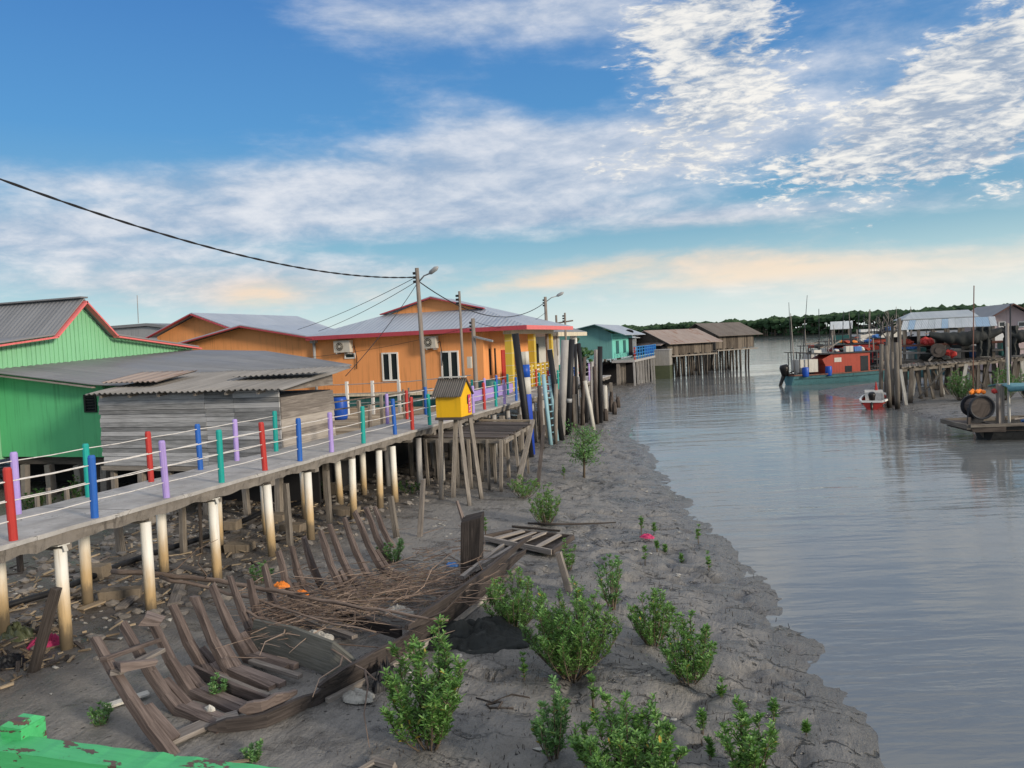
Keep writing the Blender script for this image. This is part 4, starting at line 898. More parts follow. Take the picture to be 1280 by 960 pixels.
ld = thing('ladder', 'light blue ladder leaning on the walkway above the mud', 'ladder', PZ(693,556,.2))
fa, fb = PZ(689,557,.2), PZ(697,553,.2); ta, tb = PY(679,468,fa.y+.2), PY(687,470,fb.y+.3)
for a, b in ((fa,ta),(fb,tb)): MB().tube([a-Vector((0,0,.15)), b], .085, 8).build('rail', M['ladder'], ld, smooth=True)
for k in range(9): MB().tube([lerp(fa,ta,(k+.7)/10), lerp(fb,tb,(k+.7)/10)], .03, 6).build('rung', M['ladder'], ld, smooth=True)
# grey stilts and posts seen below and beyond the deck
gp = random.Random(8)
for k in range(16):
    y = 24+k*1.35; x = -8.75+gp.uniform(-.15,.25)
    tag(MB().beam((x,y,ground_z(x,y)-.3),(x+gp.uniform(-.08,.08),y+gp.uniform(-.1,.1),1.82-gp.uniform(0,.3)),.16,.15,jit=.01).build('support_post', M['pilewood']), 'grey square timber post standing against the walkway edge between the shrine and the far piles', 'post', 'grey timber posts lining the walkway edge')
# second house beyond the porch
h2 = thing('white_house', 'pale house with grey roof and white columns beyond the orange porch', 'house', (-14, 50, .4))
MB().box(-19,-12.8,41,46,1.9,4.7).build('wall', M['offwhite'], h2)
MB().box(-19,-10.9,40.2,46.4,1.85,2.05).build('floor_slab', M['conc'], h2)
r = MB(); zr_ = PY(664,393,43.5).z
roof_face(r, [(-20,39.9,4.95),(-10.6,39.9,4.80),(-13.6,43.4,zr_),(-18,43.4,zr_)], (0,-1,-.3)); roof_face(r, [(-10.6,39.9,4.80),(-10.6,47,4.80),(-13.6,43.4,zr_)], (1,0,-.3)); roof_face(r, [(-20,39.9,4.95),(-18,43.4,zr_),(-20,47,4.95)], (-1,0,-.3)); roof_face(r, [(-20,47,4.95),(-18,43.4,zr_),(-13.6,43.4,zr_),(-10.6,47,4.80)], (0,1,-.3))
r.build('roof', M['roofgrey'], h2)
MB().box(-19.9,-10.65,39.84,39.88,4.58,4.79).build('eaves_trim', M['white'], h2); MB().box(-10.62,-10.57,39.86,46.9,4.56,4.78).build('eaves_trim', M['cream'], h2)
for y in (41.4,45.6): MB().box(-11.3,-10.95,y-.18,y+.18,2.05,4.7).build('column', M['white'], h2)
MB().box(-12.79,-12.74,42.3,43.5,2.1,4.2).build('door', M['dark'], h2)
MB().box(-17.8,-13.4,40.95,40.99,2.4,4.2).build('window_band', M['glass'], h2)
for z in (2.5,2.8,3.1): MB().box(-11.2,-11.14,41.6,45.4,z-.03,z+.03).build('rail', M['white'], h2)
stilts(h2, [(x, y) for x in (-11.1,-12.4) for y in (40.6,43,45.8)], 1.85, 'conc', .1)
b_ = MB()
for k in range(70): b_.ball((-12.0+rnd.gauss(0,.35), 50.2+rnd.gauss(0,.5), 3.2+rnd.gauss(0,.45)), rnd.uniform(.12,.22), 1, .4)
pp = thing('potted_bush', 'green potted bush between white column and teal house', 'plant', (-12, 50.2, 2.05))
b_.build('foliage', M['leafdark'], pp); MB().tube([(-12,50.2,2.05),(-12,50.2,2.7)], [.2,.26], 10).build('pot', M['red'], pp)
# teal house on stilts with blue railing
th_ = thing('teal_house', 'turquoise house with blue grey roof and blue balcony railing on stilts', 'house', (-14, 70, 0))
Yt = 66.0; q0 = PY(725,440,Yt); q1 = PY(765,440,Yt); xt0, xt1 = q0.x-3, q1.x
zf_ = 2.55; ridge = PY(726,405,Yt+.2)
e1 = PX(803,421,xt1+2.6); yb_ = 76.5
MB().box(xt0, xt1, Yt, yb_, zf_, 4.75).build('wall', M['tealwall'], th_)
MB().box(xt1+.004, xt1+.06, Yt+.0, yb_, zf_, 4.72).build('river_wall', M['turq'], th_)
for y in (67.6,71.2): MB().box(xt1+.064, xt1+.12, y, y+1.2, zf_+.4, 4.1).build('window', M['tealdark'], th_)
MB().box(xt1+.064, xt1+.1, 74.2, 76.3, zf_+.05, 4.3).build('doorway', M['dark'], th_)
r = MB(); zr_ = 5.62; xm_ = (xt0+xt1)/2
E0, E1 = xt0-.6, xt1+1.3
roof_face(r, [(E0,Yt-.6,4.66),(E1,Yt-.6,4.60),(E1,yb_+.6,4.60),(xm_+1.6,yb_+.6,zr_),(xm_+1.6,Yt-.6,zr_)][1:], (1,0,-.25)); roof_face(r, [(xm_+1.6,yb_+.6,zr_),(E0,yb_+.6,4.66),(E0,Yt-.6,4.66),(xm_+1.6,Yt-.6,zr_)], (-1,0,-.25))
r.build('roof', M['roofblue'], th_)
g = MB(); g.prism([(xt0,Yt+.01,4.752),(xt1,Yt+.01,4.752),(xm_+1.6,Yt+.01,zr_-.1)], (0,.1,0)); g.build('gable', M['tealwall'], th_)
t = MB(); t.beam((xm_+1.6,Yt-.62,zr_-.07),(E1,Yt-.62,4.53),.05,.2,up=(0,1,0)); t.beam((xm_+1.6,Yt-.62,zr_-.07),(E0,Yt-.62,4.59),.05,.2,up=(0,1,0)); t.build('verge_trim', M['tealdark'], th_)
MB().box(xt1, xt1+2.0, Yt-.3, yb_+3, 2.2, 2.4).build('balcony_floor', M['conc'], th_)
M['bluerail'] = paint('bright blue railing', (.03,.20,.50), .5, .15, .2)
for y in [66+k*1.45 for k in range(10)]: MB().box(xt1+1.9, xt1+2.0, y-.06, y+.06, 2.4, 3.5).build('railing_post', M['red' if int(y*2)%3==0 else 'bluerail'], th_)
for z in (2.65,2.95,3.25,3.5): MB().box(xt1+1.92, xt1+1.97, Yt-.2, yb_+3, z-.03, z+.03).build('railing_bar', M['bluerail' if z > 2.7 else 'ladder'], th_)
MB().box(xt1+1.8, xt1+1.86, 72.5, yb_+3, 2.5, 3.45).build('railing_panel', M['bluedrum'], th_)
MB().tube([(xt1+.6,72,4.9),(xt1+.62,72.03,5.0)], [.38,.3], 12).build('dish_aerial', M['black'], th_)
stilts(th_, [(xt1+1.9, 65.8+k*1.7) for k in range(8)], 2.2, 'conc', .075, lean=.1); stilts(th_, [(xt1+.5, 66+k*1.5) for k in range(9)]+[(xt1-2, 66.4+k*2) for k in range(6)], 2.2, 'pilewood', .12)
MB().box(xt0, xt1+1.6, 69, 69.2, .2, 2.19).build('underfloor_shade', M['dark'], th_)  # dark upright sheet standing in for the shade beneath the house
# concrete tank standing at the water's edge
k0 = PZ(815,474,0); tkk = thing('concrete_tank', 'square concrete tank with green algae foot at waters edge', 'tank', (k0.x, k0.y, 0))
M['tank'] = paint('algae stained tank', (.27,.26,.24), .85, .2, .4, (.10,.11,.07), 1.5)
m, n, b = newmat('algae'); P = n.new('ShaderNodeTexCoord').outputs['Object']; n.l.new(n.mix(n.noise(P, 3, 5), (.035,.05,.025), (.09,.10,.05)), b.inputs['Base Color']); M['algae'] = m
a, b_ = PZ(812,475,0), PZ(833,474.5,0); MB().box(a.x, b_.x+.2, k0.y, k0.y+2.4, 1.35, 2.9).build('upper_wall', M['tank'], tkk); MB().box(a.x+.02, b_.x+.18, k0.y+.02, k0.y+2.38, -.4, 1.348).build('algae_foot', M['algae'], tkk)
MB().box(a.x-.05, b_.x+.25, k0.y-.05, k0.y+2.45, 2.902, 3.0).build('lid', M['conc'], tkk)
M['hutwood'] = wood('brown hut boards', (.07,.058,.048), (.17,.145,.12))
M['hutstilt'] = wood('dark hut stilts', (.04,.035,.03), (.12,.105,.09), wetz=.3)
M['roofbrown'] = roofing('dark brown roof sheet', (.095,.08,.07), (.16,.14,.125), .14, .4, (.11,.065,.045), .85)
# two brown stilt huts over the water
def hut(label, x0, x1, y0, y1, zfl, zev, zr, roofm, ns, group):
    t = thing('stilt_hut', label, 'hut', ((x0+x1)/2, (y0+y1)/2, 0), group); ym = (y0+y1)/2; xm = lerp(x0, x1, .45)
    p = MB(); x = x0
    while x < x1: w_ = rnd.uniform(.16,.3); p.box(x+.005, min(x+w_,x1), y0-rnd.uniform(.01,.04), y0+.04, zfl+rnd.uniform(-.1,.1), zev); x += w_
    p.build('front_boards', M['hutwood'], t)
    p = MB(); y = y0+.05
    while y < y1: w_ = rnd.uniform(.16,.3); p.box(x1-.02, x1+rnd.uniform(.02,.05), y+.005, min(y+w_,y1), zfl+rnd.uniform(-.1,.1), zev); y += w_
    p.build('river_boards', M['hutwood'], t)
    g = MB(); g.prism([(x0,y0,zev+.01),(x1,y0,zev+.01),(xm,y0,zr-.1)], (0,.08,0)); g.build('gable', M['hutwood'], t)
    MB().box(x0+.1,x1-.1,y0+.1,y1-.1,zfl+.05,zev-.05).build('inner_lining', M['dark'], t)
    r = MB(); e = .7
    roof_face(r, [(xm,y0-e,zr),(xm,y1+e,zr),(x1+e*1.3,y1+e,zev-.15),(x1+e*1.3,y0-e,zev-.15)], (1,0,-.3), .06); roof_face(r, [(xm,y0-e,zr),(xm,y1+e,zr),(x0-e,y1+e,zev-.1),(x0-e,y0-e,zev-.1)], (-1,0,-.3), .06)
    r.build('roof', M[roofm], t)
    MB().box(x0-.2,x1+.5,y0-.4,y1+.2,zfl-.22,zfl-.08).build('floor', M['pilewood'], t)
    for k in range(ns):
        x = lerp(x0, x1+.4, (k % 9)/8)+rnd.uniform(-.15,.15); y = lerp(y0-.3, y1, (k//9)/max(1,ns//9))+rnd.uniform(-.2,.2); zb_ = min(-.5, ground_z(x,y)-.2)
        MB().beam((x+rnd.uniform(-.25,.25),y,zb_),(x,y,zfl-.2),.17,.15,jit=.02).build('stilt', M['hutstilt'], t)
    for k in range(4): x = lerp(x0,x1,rnd.random()); MB().beam((x,y0-.35,rnd.uniform(.5,1)),(x+rnd.uniform(-1.8,1.8),y0-.3,zfl-.2),.08,.08).build('brace', M['pilewood'], t)
    t.rotation_euler = (0,0,R(-33)); return t
a = PZ(833,473,0); b_ = PZ(880,469,0)
H1 = hut('brown stilt hut with rusty sheet roof nearer the concrete tank', -11.9, -7.3, 81, 88.5, 2.35, 3.65, 5.0, 'roofrust', 45, 'brown stilt huts over the water')
H1.rotation_euler = (0,0,0); MB().box(-11.8,-7.4,80.2,80.9,2.4,3.3).build('porch_shade', M['dark'], H1); f = MB(); roof_face(f, [(-12.0,79.8,3.45),(-7.2,79.8,3.4),(-7.2,80.9,3.7),(-12.0,80.9,3.7)], (0,-1,-.2)); f.build('porch_roof', M['roofrust'], H1); H1.rotation_euler = (0,0,R(-33))
H2 = hut('tall grey stilt hut with dark roof farthest out on the water', -7.6, -3.2, 93.5, 101, 2.5, 4.2, 5.65, 'roofbrown', 45, 'brown stilt huts over the water')
lt = MB(); roof_face(lt, [(-16.5,78.6,4.6),(-12.6,78.6,4.3),(-12.6,88,4.3),(-16.5,88,4.6)], (1,0,-.2)); lt.box(-16.4,-12.7,79,79.1,2.6,4.25); lh = thing('grey_lean_to', 'small grey lean-to between teal house and rusty roofed hut', 'shed', (-14.5, 80, 0)); lt.build('roof', M['roofpale'], lh); stilts(lh, [(-16,79),(-14.6,79),(-13,79),(-15,82),(-13,82)], 2.6, 'pilewood', .12); MB().box(-16.6,-12.5,78.8,87,2.5,2.62).build('floor', M['oldwood'], lh)
# ------------------------------------------------------------------ far bank of mangroves (reads as one mass)
fr = random.Random(21); tl = MB(); tk_ = MB()
BANK = [(-330,760),(-180,680),(-40,590),(60,520),(150,455),(300,400),(420,385)]
def bank(t):
    t *= len(BANK)-1; i = min(int(t), len(BANK)-2); return lerp(Vector(BANK[i]), Vector(BANK[i+1]), t-i)
for k in range(6000):
    t = fr.random(); p = bank(t); dpt = fr.random()**1.5*40; nrm = Vector((.25,1)).normalized(); p = p + nrm*dpt
    hgt = 11.5 + 2.2*fbm(p.x*.012, 3) + 1.6*fbm(p.x*.05, 9) + 1.0*fbm(p.x*.2, 4) + dpt*.05
    if dpt < 10 and fr.random() < .6: z = fr.uniform(1.2, hgt)
    else: z = hgt*fr.uniform(.82, 1.0)
    r_ = fr.uniform(1.2, 3.0); tl.ball((p.x, p.y, z), r_, 1, .38, (1.15, 1, .75))
for k in range(700):
    p = bank(fr.random()); tk_.tube([(p.x,p.y+fr.uniform(-1,3),.3),(p.x+fr.uniform(-1,1),p.y+2,9)], [.25,.12], 4, False)
m, n, b = newmat('far mangrove crowns'); isl = n.new('ShaderNodeNewGeometry').outputs['Random Per Island']; P = n.new('ShaderNodeTexCoord').outputs['Object']
n.l.new(n.mix(n.math('ADD', n.math('MULTIPLY', isl, .6), n.math('MULTIPLY', n.noise(P, .9, 4), .5)), (.012,.030,.016), (.055,.100,.045)), b.inputs['Base Color']); b.inputs['Roughness'].default_value = .8; b.inputs['Specular IOR Level'].default_value = .1
tl_o = stuff(tl.build('mangrove_forest', m), 'dark green mangrove forest lining the far river bank', 'forest')
stuff(tk_.build('mangrove_trunks', M['stem'], tl_o))
fb_ = MB()
def bk(u, v): p = bank(u) + Vector((.25,1)).normalized()*lerp(-14, 60, v); return (p.x, p.y, (lerp(-.4, .9, v/.16) if v <= .16 else lerp(.9, 6.0, (v-.16)/.84)) + .2*fbm(p.x*.05, v*5))
fb_.grid(bk, 260, 12); structure(fb_.build('far_bank', paint('far mud bank', (.022,.030,.020), .9, .3, .3, scale=.1), smooth=True))
# ------------------------------------------------------------------ boats
M['hullteal'] = paint('weathered teal hull', (.10,.25,.29), .55, .18, .5, scale=1.5)
M['hullred'] = paint('red hull', (.42,.035,.03), .5, .15, .25, scale=2)
M['hulldark'] = paint('tarred hull', (.035,.038,.042), .6, .3, .5, (.09,.08,.07), 2)
M['hullbrown'] = paint('brown hull', (.16,.07,.05), .6, .2, .3, scale=2)
M['cabinred'] = paint('orange red cabin', (.33,.045,.025), .55, .18, .45, (.10,.04,.03), 1.5)
M['deckwood'] = wood('worn boat deck', (.14,.11,.09), (.30,.25,.21))
M['frame'] = paint('dark boat frame', (.025,.028,.035), .6, .3, .3)
M['bluesheet'] = paint('blue sheet', (.05,.16,.42), .6, .15, .25)
M['jettywood'] = wood('dark jetty timber', (.075,.066,.058), (.20,.18,.155), wetz=.4)
M['rubber'] = paint('black outboard', (.012,.012,.013), .35, .2, .1)
M['orangebuoy'] = paint('orange buoys', (.75,.22,.03), .5, .2, .2)
M['rope'] = wood('pale rope', (.30,.27,.22), (.5,.46,.38))
br_ = random.Random(5)
def hull(root, L, B, H0, H1, draft, mat, stripe=None, bowflare=1.0, deckmat='deckwood', name='hull', tr=.75, dz=.18):
    """planked hull, stern at x=0 and bow at x=L"""
    ns = 22; nm = 7
    def half(t): return B/2*(tr + (1-tr)*math.sin(min(1, t/.45)*math.pi/2))*(1 if t < .6 else max(.03, 1-((t-.6)/.4)**2.2))
    def sheer(t): return H0 + (H1-H0)*t**2.2
    def pt(t, s, side):
        b = half(t); zt = sheer(t); zk = -draft + (draft*.9 if t > .85 else 0)*((t-.85)/.15 if t > .85 else 0)
        w_ = b*(s**.55)*(.80+.20*s*bowflare); return Vector((t*L + (.06*L*(s)*t**4), side*w_, lerp(zk, zt, s**1.15)))
    m = MB()
    for side in (-1, 1): m.grid((lambda u, v, side=side: pt(u, v, side)) if side < 0 else (lambda u, v, side=side: pt(u, 1-v, side)), ns, nm, lambda u, v: (u*L, v*(H0+draft)))
    m.face([pt(0, k/nm, -1) for k in range(nm, -1, -1)] + [pt(0, k/nm, 1) for k in range(1, nm+1)])
    h = m.build(name, M[mat], root, smooth=False)
    d = MB()
    d.grid(lambda u, v: (lambda a, b: lerp(a, b, v) - Vector((0,0,dz)))(pt(u*.97+.01, .93, -1)*1.0, pt(u*.97+.01, .93, 1)*1.0), ns, 4, lambda u, v: (u*L, v*B)); d.build('deck', M[deckmat], root)
    g = MB()
    for side in (-1,1):
        P_ = [pt(k/ns, 1, side) for k in range(ns+1)]
        for a, b in zip(P_, P_[1:]): g.beam(a+Vector((0,0,.01)), b+Vector((0,0,.01)), .10, .09)
    g.beam(pt(0,1,-1), pt(0,1,1), .1, .1); g.build('gunwale', M[stripe or 'deckwood'], root)
    return pt
def outboard(root, x, z, s=1.0):
    o = MB(); o.tube([(x,0,z+.25*s),(x-.05*s,0,z+.75*s),(x-.1*s,0,z+.95*s)], [.2*s,.3*s,.22*s], 10)
    o.tube([(x-.05*s,0,z+.4*s),(x-.35*s,0,z-.35*s),(x-.4*s,0,z-.7*s)], [.14*s,.10*s,.06*s], 8); o.beam((x-.1*s,-.04,z+.3*s),(x+.6*s,-.1,z+.55*s),.06*s,.06*s)
    return o.build('outboard_motor', M['rubber'], root, smooth=True)
def barrel(root, x, y, z, mat='bluedrum', h=.75, r=.24): return MB().tube([(x,y,z),(x,y,z+.08),(x,y,z+h*.5),(x,y,z+h-.06),(x,y,z+h)], [r*.9,r,r*1.05,r,r*.88], 12).build('drum', M[mat], root, smooth=True)
def fishing_boat(label, stern, heading, L, B, H0, H1, hullmat, cabinmat, stripe, cab, motor=True, canopy=True, clutter=10, masts=3, group=None):
    rt = thing('fishing_boat', label, 'boat', (0,0,0), group)
    pt = hull(rt, L, B, H0, H1, .35, hullmat, stripe)
    dz = H0-.15; c0, c1, ch = cab
    p = MB(); p.prism([(c0,-B*.36,dz),(c1,-B*.36,dz),(c1,-B*.36,dz+ch),(c0+.5,-B*.36,dz+ch),(c0-.35,-B*.36,dz+ch*.78),(c0-.1,-B*.36,dz+ch*.5)], (0,B*.72,0)); cb = p.build('cabin', M[cabinmat], rt)
    for k, (a, b, z0, z1) in enumerate(((.18,.34,.62,.82),(.42,.58,.08,.42),(.78,.96,.05,.85))):
        x0, x1 = lerp(c0,c1,a), lerp(c0,c1,b); w_ = MB()
        w_.box(x0,x1,-B*.36-.015,-B*.36-.004,dz+ch*z0,dz+ch*z1); w_.build('window' if k < 2 else 'door', M['glass' if k else 'offwhite'], cb)
    r = MB(); r.box(c0-.6,c1+.25,-B*.42,B*.42,dz+ch+.003,dz+ch+.08); r.build('cabin_roof', M['frame'], cb)
    if canopy:
      for s in (-1,1):
        f = MB()
        for x in [c1+.6+k*1.15 for k in range(int((L*.86-c1)/1.15))]:
            f.beam((x,s*B*.36,dz),(x,s*B*.36,dz+1.75),.08,.08)
        for z in (.55,1.1,1.75):
            f.beam((c1+.3,s*B*.36,dz+z),(L*.86,s*B*.33,dz+z+.05),.07,.07)
        f.build('rail_frame', M['frame'], rt); f = MB()
        for x in (.5, 1.2): f.beam((x,s*B*.36,dz),(x,s*B*.36,dz+1.95),.06,.06)
        f.beam((.2,s*B*.36,dz+1.95),(c0,s*B*.36,dz+ch+.04),.07,.07)
        f.build('stern_frame', M['frame'], rt)
      w_ = MB(); w_.box(.55,c0-.6,-B*.28,B*.2,dz+.35,dz+1.35); w_.build('white_locker', M['offwhite'], rt)
    if motor: outboard(rt, -.25, H0-.35, 1.25)
    for k in range(2): barrel(rt, lerp(.9,c0+.1,k), -B*.40, dz+.02)
    for k in range(masts):
        x = br_.uniform(.3, L*.8); MB().tube([(x,br_.uniform(-.4,.4),dz),(x+br_.uniform(-.25,.25),0,dz+br_.uniform(3,5.2))], [.05,.025], 6).build('mast', M['frame' if k%2 else 'oldwood'], rt)
    for k in range(clutter):
        x = br_.uniform(.2, L*.85); y = br_.uniform(-B*.3,B*.3); z = dz + (ch+.1 if c0 < x < c1 else br_.choice((.1,.3,1.75 if canopy else .2)))
        t = br_.random(); mb = MB()
        if t < .35: mb.ball((x,y,z+.15), br_.uniform(.18,.36), 1, .25, (1.4,1,.7)); mm = br_.choice(('orangebuoy','net','cabinred','offwhite','net','bluesheet'))
        elif t < .6: mb.box(x-.3,x+.3,y-.2,y+.2,z,z+br_.uniform(.2,.45)); mm = br_.choice(('bluesheet','offwhite','deckwood','cabinred'))
        elif t < .8: mb.tube([(x,y,z),(x+br_.uniform(-.1,.1),y,z+br_.uniform(.8,1.7))], .04, 6); mm = br_.choice(('frame','oldwood'))
        else: mb.beam((x,y,z+.4),(x+br_.uniform(.6,1.6),y,z+br_.uniform(.2,.9)),.08,.08); mm = br_.choice(('oldwood','frame','deckwood'))
        mb.build({'orangebuoy':'buoy','net':'net_heap','cabinred':'net_float','offwhite':'fish_box','bluesheet':'folded_sheet','deckwood':'crate','frame':'stanchion','oldwood':'stanchion'}[mm], M[mm], rt)
    rt.location = stern; rt.rotation_euler = (0,0,heading); return rt
GB = 'fishing boats moored behind the jetty'
S0 = PZ(986,482.5,0); fishing_boat('long fishing boat with teal hull and orange red cabin, black outboard at its stern', S0+Vector((0,.9,0)), R(25), 13.5, 2.6, .78, 1.35, 'hullteal', 'cabinred', 'hullbrown', (2.7,6.3,1.7), clutter=34, masts=6, group=GB)
def behind(px_, y_): p = PY(px_, 440, y_); return Vector((p.x, y_, 0))
fishing_boat('dark hulled boat with brick red cabin roof just behind the teal hulled boat', behind(1000,71), R(22), 13, 2.7, 1.1, 1.7, 'hulldark', 'hullred', 'frame', (3.2,6,1.9), motor=False, clutter=40, masts=7, group=GB)
fishing_boat('brown boat with orange cabin and crowded deck, third from the open water', behind(1022,78), R(20), 12, 2.7, 1.3, 1.8, 'hullbrown', 'cabinred', 'deckwood', (3.5,6.2,2.0), motor=False, clutter=36, masts=6, group=GB)
fishing_boat('grey boat with pale wheelhouse at the back of the moored group', behind(1062,88), R(18), 12, 2.8, 1.3, 1.9, 'hulldark', 'offwhite', 'frame', (3,5.2,2.6), motor=False, clutter=30, masts=6, group=GB)
# two tall thin rods standing in the stern of the red cabin boat area
for lab, b0, t0, y_ in (('tall thin leaning rod above the dark hulled boat stern', (1002,470), (1009,369), 70.5), ('faint thin rod left of the tall leaning rod', (990,470), (986,378), 72)):
    tag(MB().tube([PY(b0[0], b0[1], y_), PY(t0[0], t0[1], y_)], [.05,.02], 5).build('fishing_rod', M['frame']), lab, 'rod')
# lookout hut on poles among the boats
hp = PY(1051,414,84); hx = hp.x; kt = thing('pole_hut', 'tiny pale roofed lookout on poles among the fishing boats', 'hut', (hx,84,0))
r = MB(); roof_face(r, [(hx-1.1,83.2,hp.z+.25),(hx+1.0,83.2,hp.z+.25),(hx+1.2,84.8,hp.z+1.0),(hx-.9,84.8,hp.z+1.0)], (0,-1,-.3)); r.build('roof', M['roofpale'], kt)
for x,y in ((hx-.8,83.4),(hx+.8,83.4),(hx-.8,84.6),(hx+.8,84.6)): MB().beam((x,y,-.5),(x,y,hp.z+.3),.14,.14).build('pole', M['pilewood'], kt)
MB().box(hx-.9,hx+.9,83.4,84.7,hp.z-1.4,hp.z-1.3).build('floor', M['oldwood'], kt); MB().box(hx-.8,hx+.8,84.5,84.55,hp.z-1.3,hp.z-.4).build('back_wall', M['tealdark'], kt)
# small red boat by the timber piles
rb = thing('small_boat', 'small red and white dinghy with black outboard beside the timber piles', 'boat', (0,0,0))
hull(rb, 3.4, 1.35, .42, .62, .15, 'hullred', 'white', dz=.12); outboard(rb, .12, .3, .62); MB().prism([(1.0,-.5,.4),(2.9,-.35,.5),(2.6,-.3,.85),(1.2,-.45,.8)], (0,.9,0)).build('cover', M['offwhite'], rb); MB().tube([(2.4,0,.8),(2.4,0,1.3)], [.09,.02], 6).build('cone_marker', M['hullred'], rb)
rb.location = PZ(1090,512,0); rb.rotation_euler = (0,0,R(78))
# the near moored boat
nb = thing('moored_boat', 'dark wooden boat with net reel and rolled teal awning moored at right', 'boat', (0,0,0))
L_ = 9.5; pt = hull(nb, L_, 2.3, .62, 1.25, .3, 'hulldark', 'jettywood', dz=.12, tr=.8)
ov = MB(); ov.hexa([(-.8,-1.0,.42),(.25,-1.08,.42),(.25,1.08,.42),(-.8,1.0,.42),(-.95,-1.05,.64),(.25,-1.12,.64),(.25,1.12,.64),(-.95,1.05,.64)]); ov.build('stern_platform', M['darkwood'], nb)
ov = MB(); ov.beam((-.98,-1.06,.62),(-.98,1.06,.62),.14,.16); ov.beam((-.95,-1.1,.66),(3,-1.13,.68),.10,.1); ov.beam((-.95,1.1,.66),(3,1.13,.68),.10,.1); ov.build('platform_rail', M['jettywood'], nb)
MB().beam((-.9,-.9,.6),(-.9,-.9,.95),.1,.1).build('bollard', M['darkwood'], nb)
rl = MB(); rx, rz, rr_r = -.22, 1.24, .41
rl.tube([(rx,-.32,rz),(rx,.32,rz)], .30, 16); rl.build('reel_drum', M['darkwood'], nb)
for y in (-.34, .34): MB().tube([(rx,y-.03,rz),(rx,y+.03,rz)], rr_r, 20).build('reel_flange', M['darkwood' if y < 0 else 'frame'], nb)
rg = MB(); rg.tube([(rx+rr_r*math.cos(a*math.pi/12),-.40,rz+rr_r*math.sin(a*math.pi/12)) for a in range(25)], .045, 6, False); rg.build('reel_rim', M['frame'], nb)
MB().beam((rx-.05,0,.6),(rx-.05,0,1.2),.16,.5).build('reel_stand', M['frame'], nb)
MB().beam((.55,-.1,.5),(.55,-.1,2.05),.2,.2).build('samson_post', M['oldwood'], nb)
b_ = MB()
for k in range(7): b_.ball((rx-.25+k*.07,-.15+.05*(k%3),1.78+.03*(k%2)), .09, 1, .2)
b_.build('float_string', M['orangebuoy'], nb); b_ = MB(); b_.ball((.3,-.2,1.8),.11,1,.1); b_.build('float', M['hullred'], nb)
def awn(u, v): return (lerp(.55, 7.5, u), lerp(-.8, .8, v), 1.92 + .12*math.cos((v-.5)*math.pi) + .1*u + .03*fbm(u*6, v*3))
MB().sheet(awn, 24, 8, .03, lambda u,v:(u*7,v)).build('awning', M['hullteal'], nb, smooth=True)
MB().tube([(.5,-.8,1.9),(4,-.82,1.98),(7.5,-.8,2.05)], .09, 8).build('awning_roll', M['hullteal'], nb, smooth=True)
MB().tube([(1.0,-.86,1.85),(1.1,-.9,1.62),(1.3,-.9,1.55),(1.7,-.9,1.55),(2.1,-.88,1.75),(2.3,-.84,1.92)], [.1,.13,.09,.08,.06,.05], 8).build('hanging_hose', M['rubber'], nb, smooth=True)
for x in (3.2,5.6,7.4):
    for y in (-.85,.85): MB().beam((x,y,.6),(x,y,1.98),.07,.07).build('awning_post', M['frame'], nb)
MB().beam((.6,-.95,.85),(7,-.95,1.35),.05,.05).build('boat_hook', M['oldwood'], nb)
cv_ = MB()
for k in range(7): cv_.ball((1.2+k*.13,-.6+.1*(k%2),.72),.16,1,.3,(1.3,1,.5))
cv_.build('blue_sheet', M['bluesheet'], nb)
for x,s in ((2.6,.3),(3.7,.35),(4.6,.28)): MB().tube([(x,-.7,.55),(x,-.7,.62+s)],[.11,.1],8).build('bollard', M['darkwood'], nb)
MB().tube([(.75,-.3,.6),(.72,-.3,3.4)], [.05,.035], 6).build('staff', M['offwhite'], nb)
rd = MB(); rd.prism([(-.15,-.04,.3),(.25,-.04,-.3),(.6,-.04,-.3),(.3,-.04,.35)], (0,.08,0)); rd.build('rudder', M['oldwood'], nb)
nb.location = PZ(1214,549.5,0)+Vector((.45,.25,-.04)); nb.rotation_euler = (0,0,R(12))
# ------------------------------------------------------------------ right-hand jetty with its shed
jy = thing('fishing_jetty', 'weathered plank jetty on many stilts below blue and grey shed', 'jetty', (12, 47, .2))
A = PZ(1127,459,2.1); B_ = PZ(1330,441,2.1); dv = (B_-A).normalized(); nv_ = Vector((-dv.y, dv.x, 0))
nv_ = Vector((A.x, A.y, 0)).normalized()
LJ = (B_-A).length; p = MB(); x = 0
while x < LJ:
    w_ = rnd.uniform(.16,.26); a = A+dv*x; b = A+dv*(x+w_-.02); k1_ = rnd.uniform(-.25,.1); zz = Vector((0,0,rnd.uniform(-.02,.03))); back = nv_*3.6; fr_ = nv_*k1_; th = Vector((0,0,.06))
    p.hexa([a+fr_-th+zz, b+fr_-th+zz, b+back-th+zz, a+back-th+zz, a+fr_+zz, b+fr_+zz, b+back+zz, a+back+zz]); x += w_
p.build('planks', M['jettywood'], jy)
for o_ in (.1, 1.6, 3.3): MB().beam(A+nv_*o_+Vector((-.2,0,-.16)), B_+nv_*o_+Vector((0,0,-.16)), .15, .2).build('bearer', M['jettywood'], jy)
for k in range(44):
    q_ = A+dv*(k//3*LJ/14+rnd.uniform(-.35,.35))+nv_*((.1,1.7,3.3)[k%3]+rnd.uniform(-.15,.2)); z0_ = ground_z(q_.x,q_.y)-.3
    MB().beam((q_.x+rnd.uniform(-.35,.35),q_.y+rnd.uniform(-.2,.2),z0_),(q_.x,q_.y,1.98),rnd.uniform(.12,.24),rnd.uniform(.12,.22),jit=.015).build('stilt', M['jettywood' if k%5 else 'offwhite'], jy)
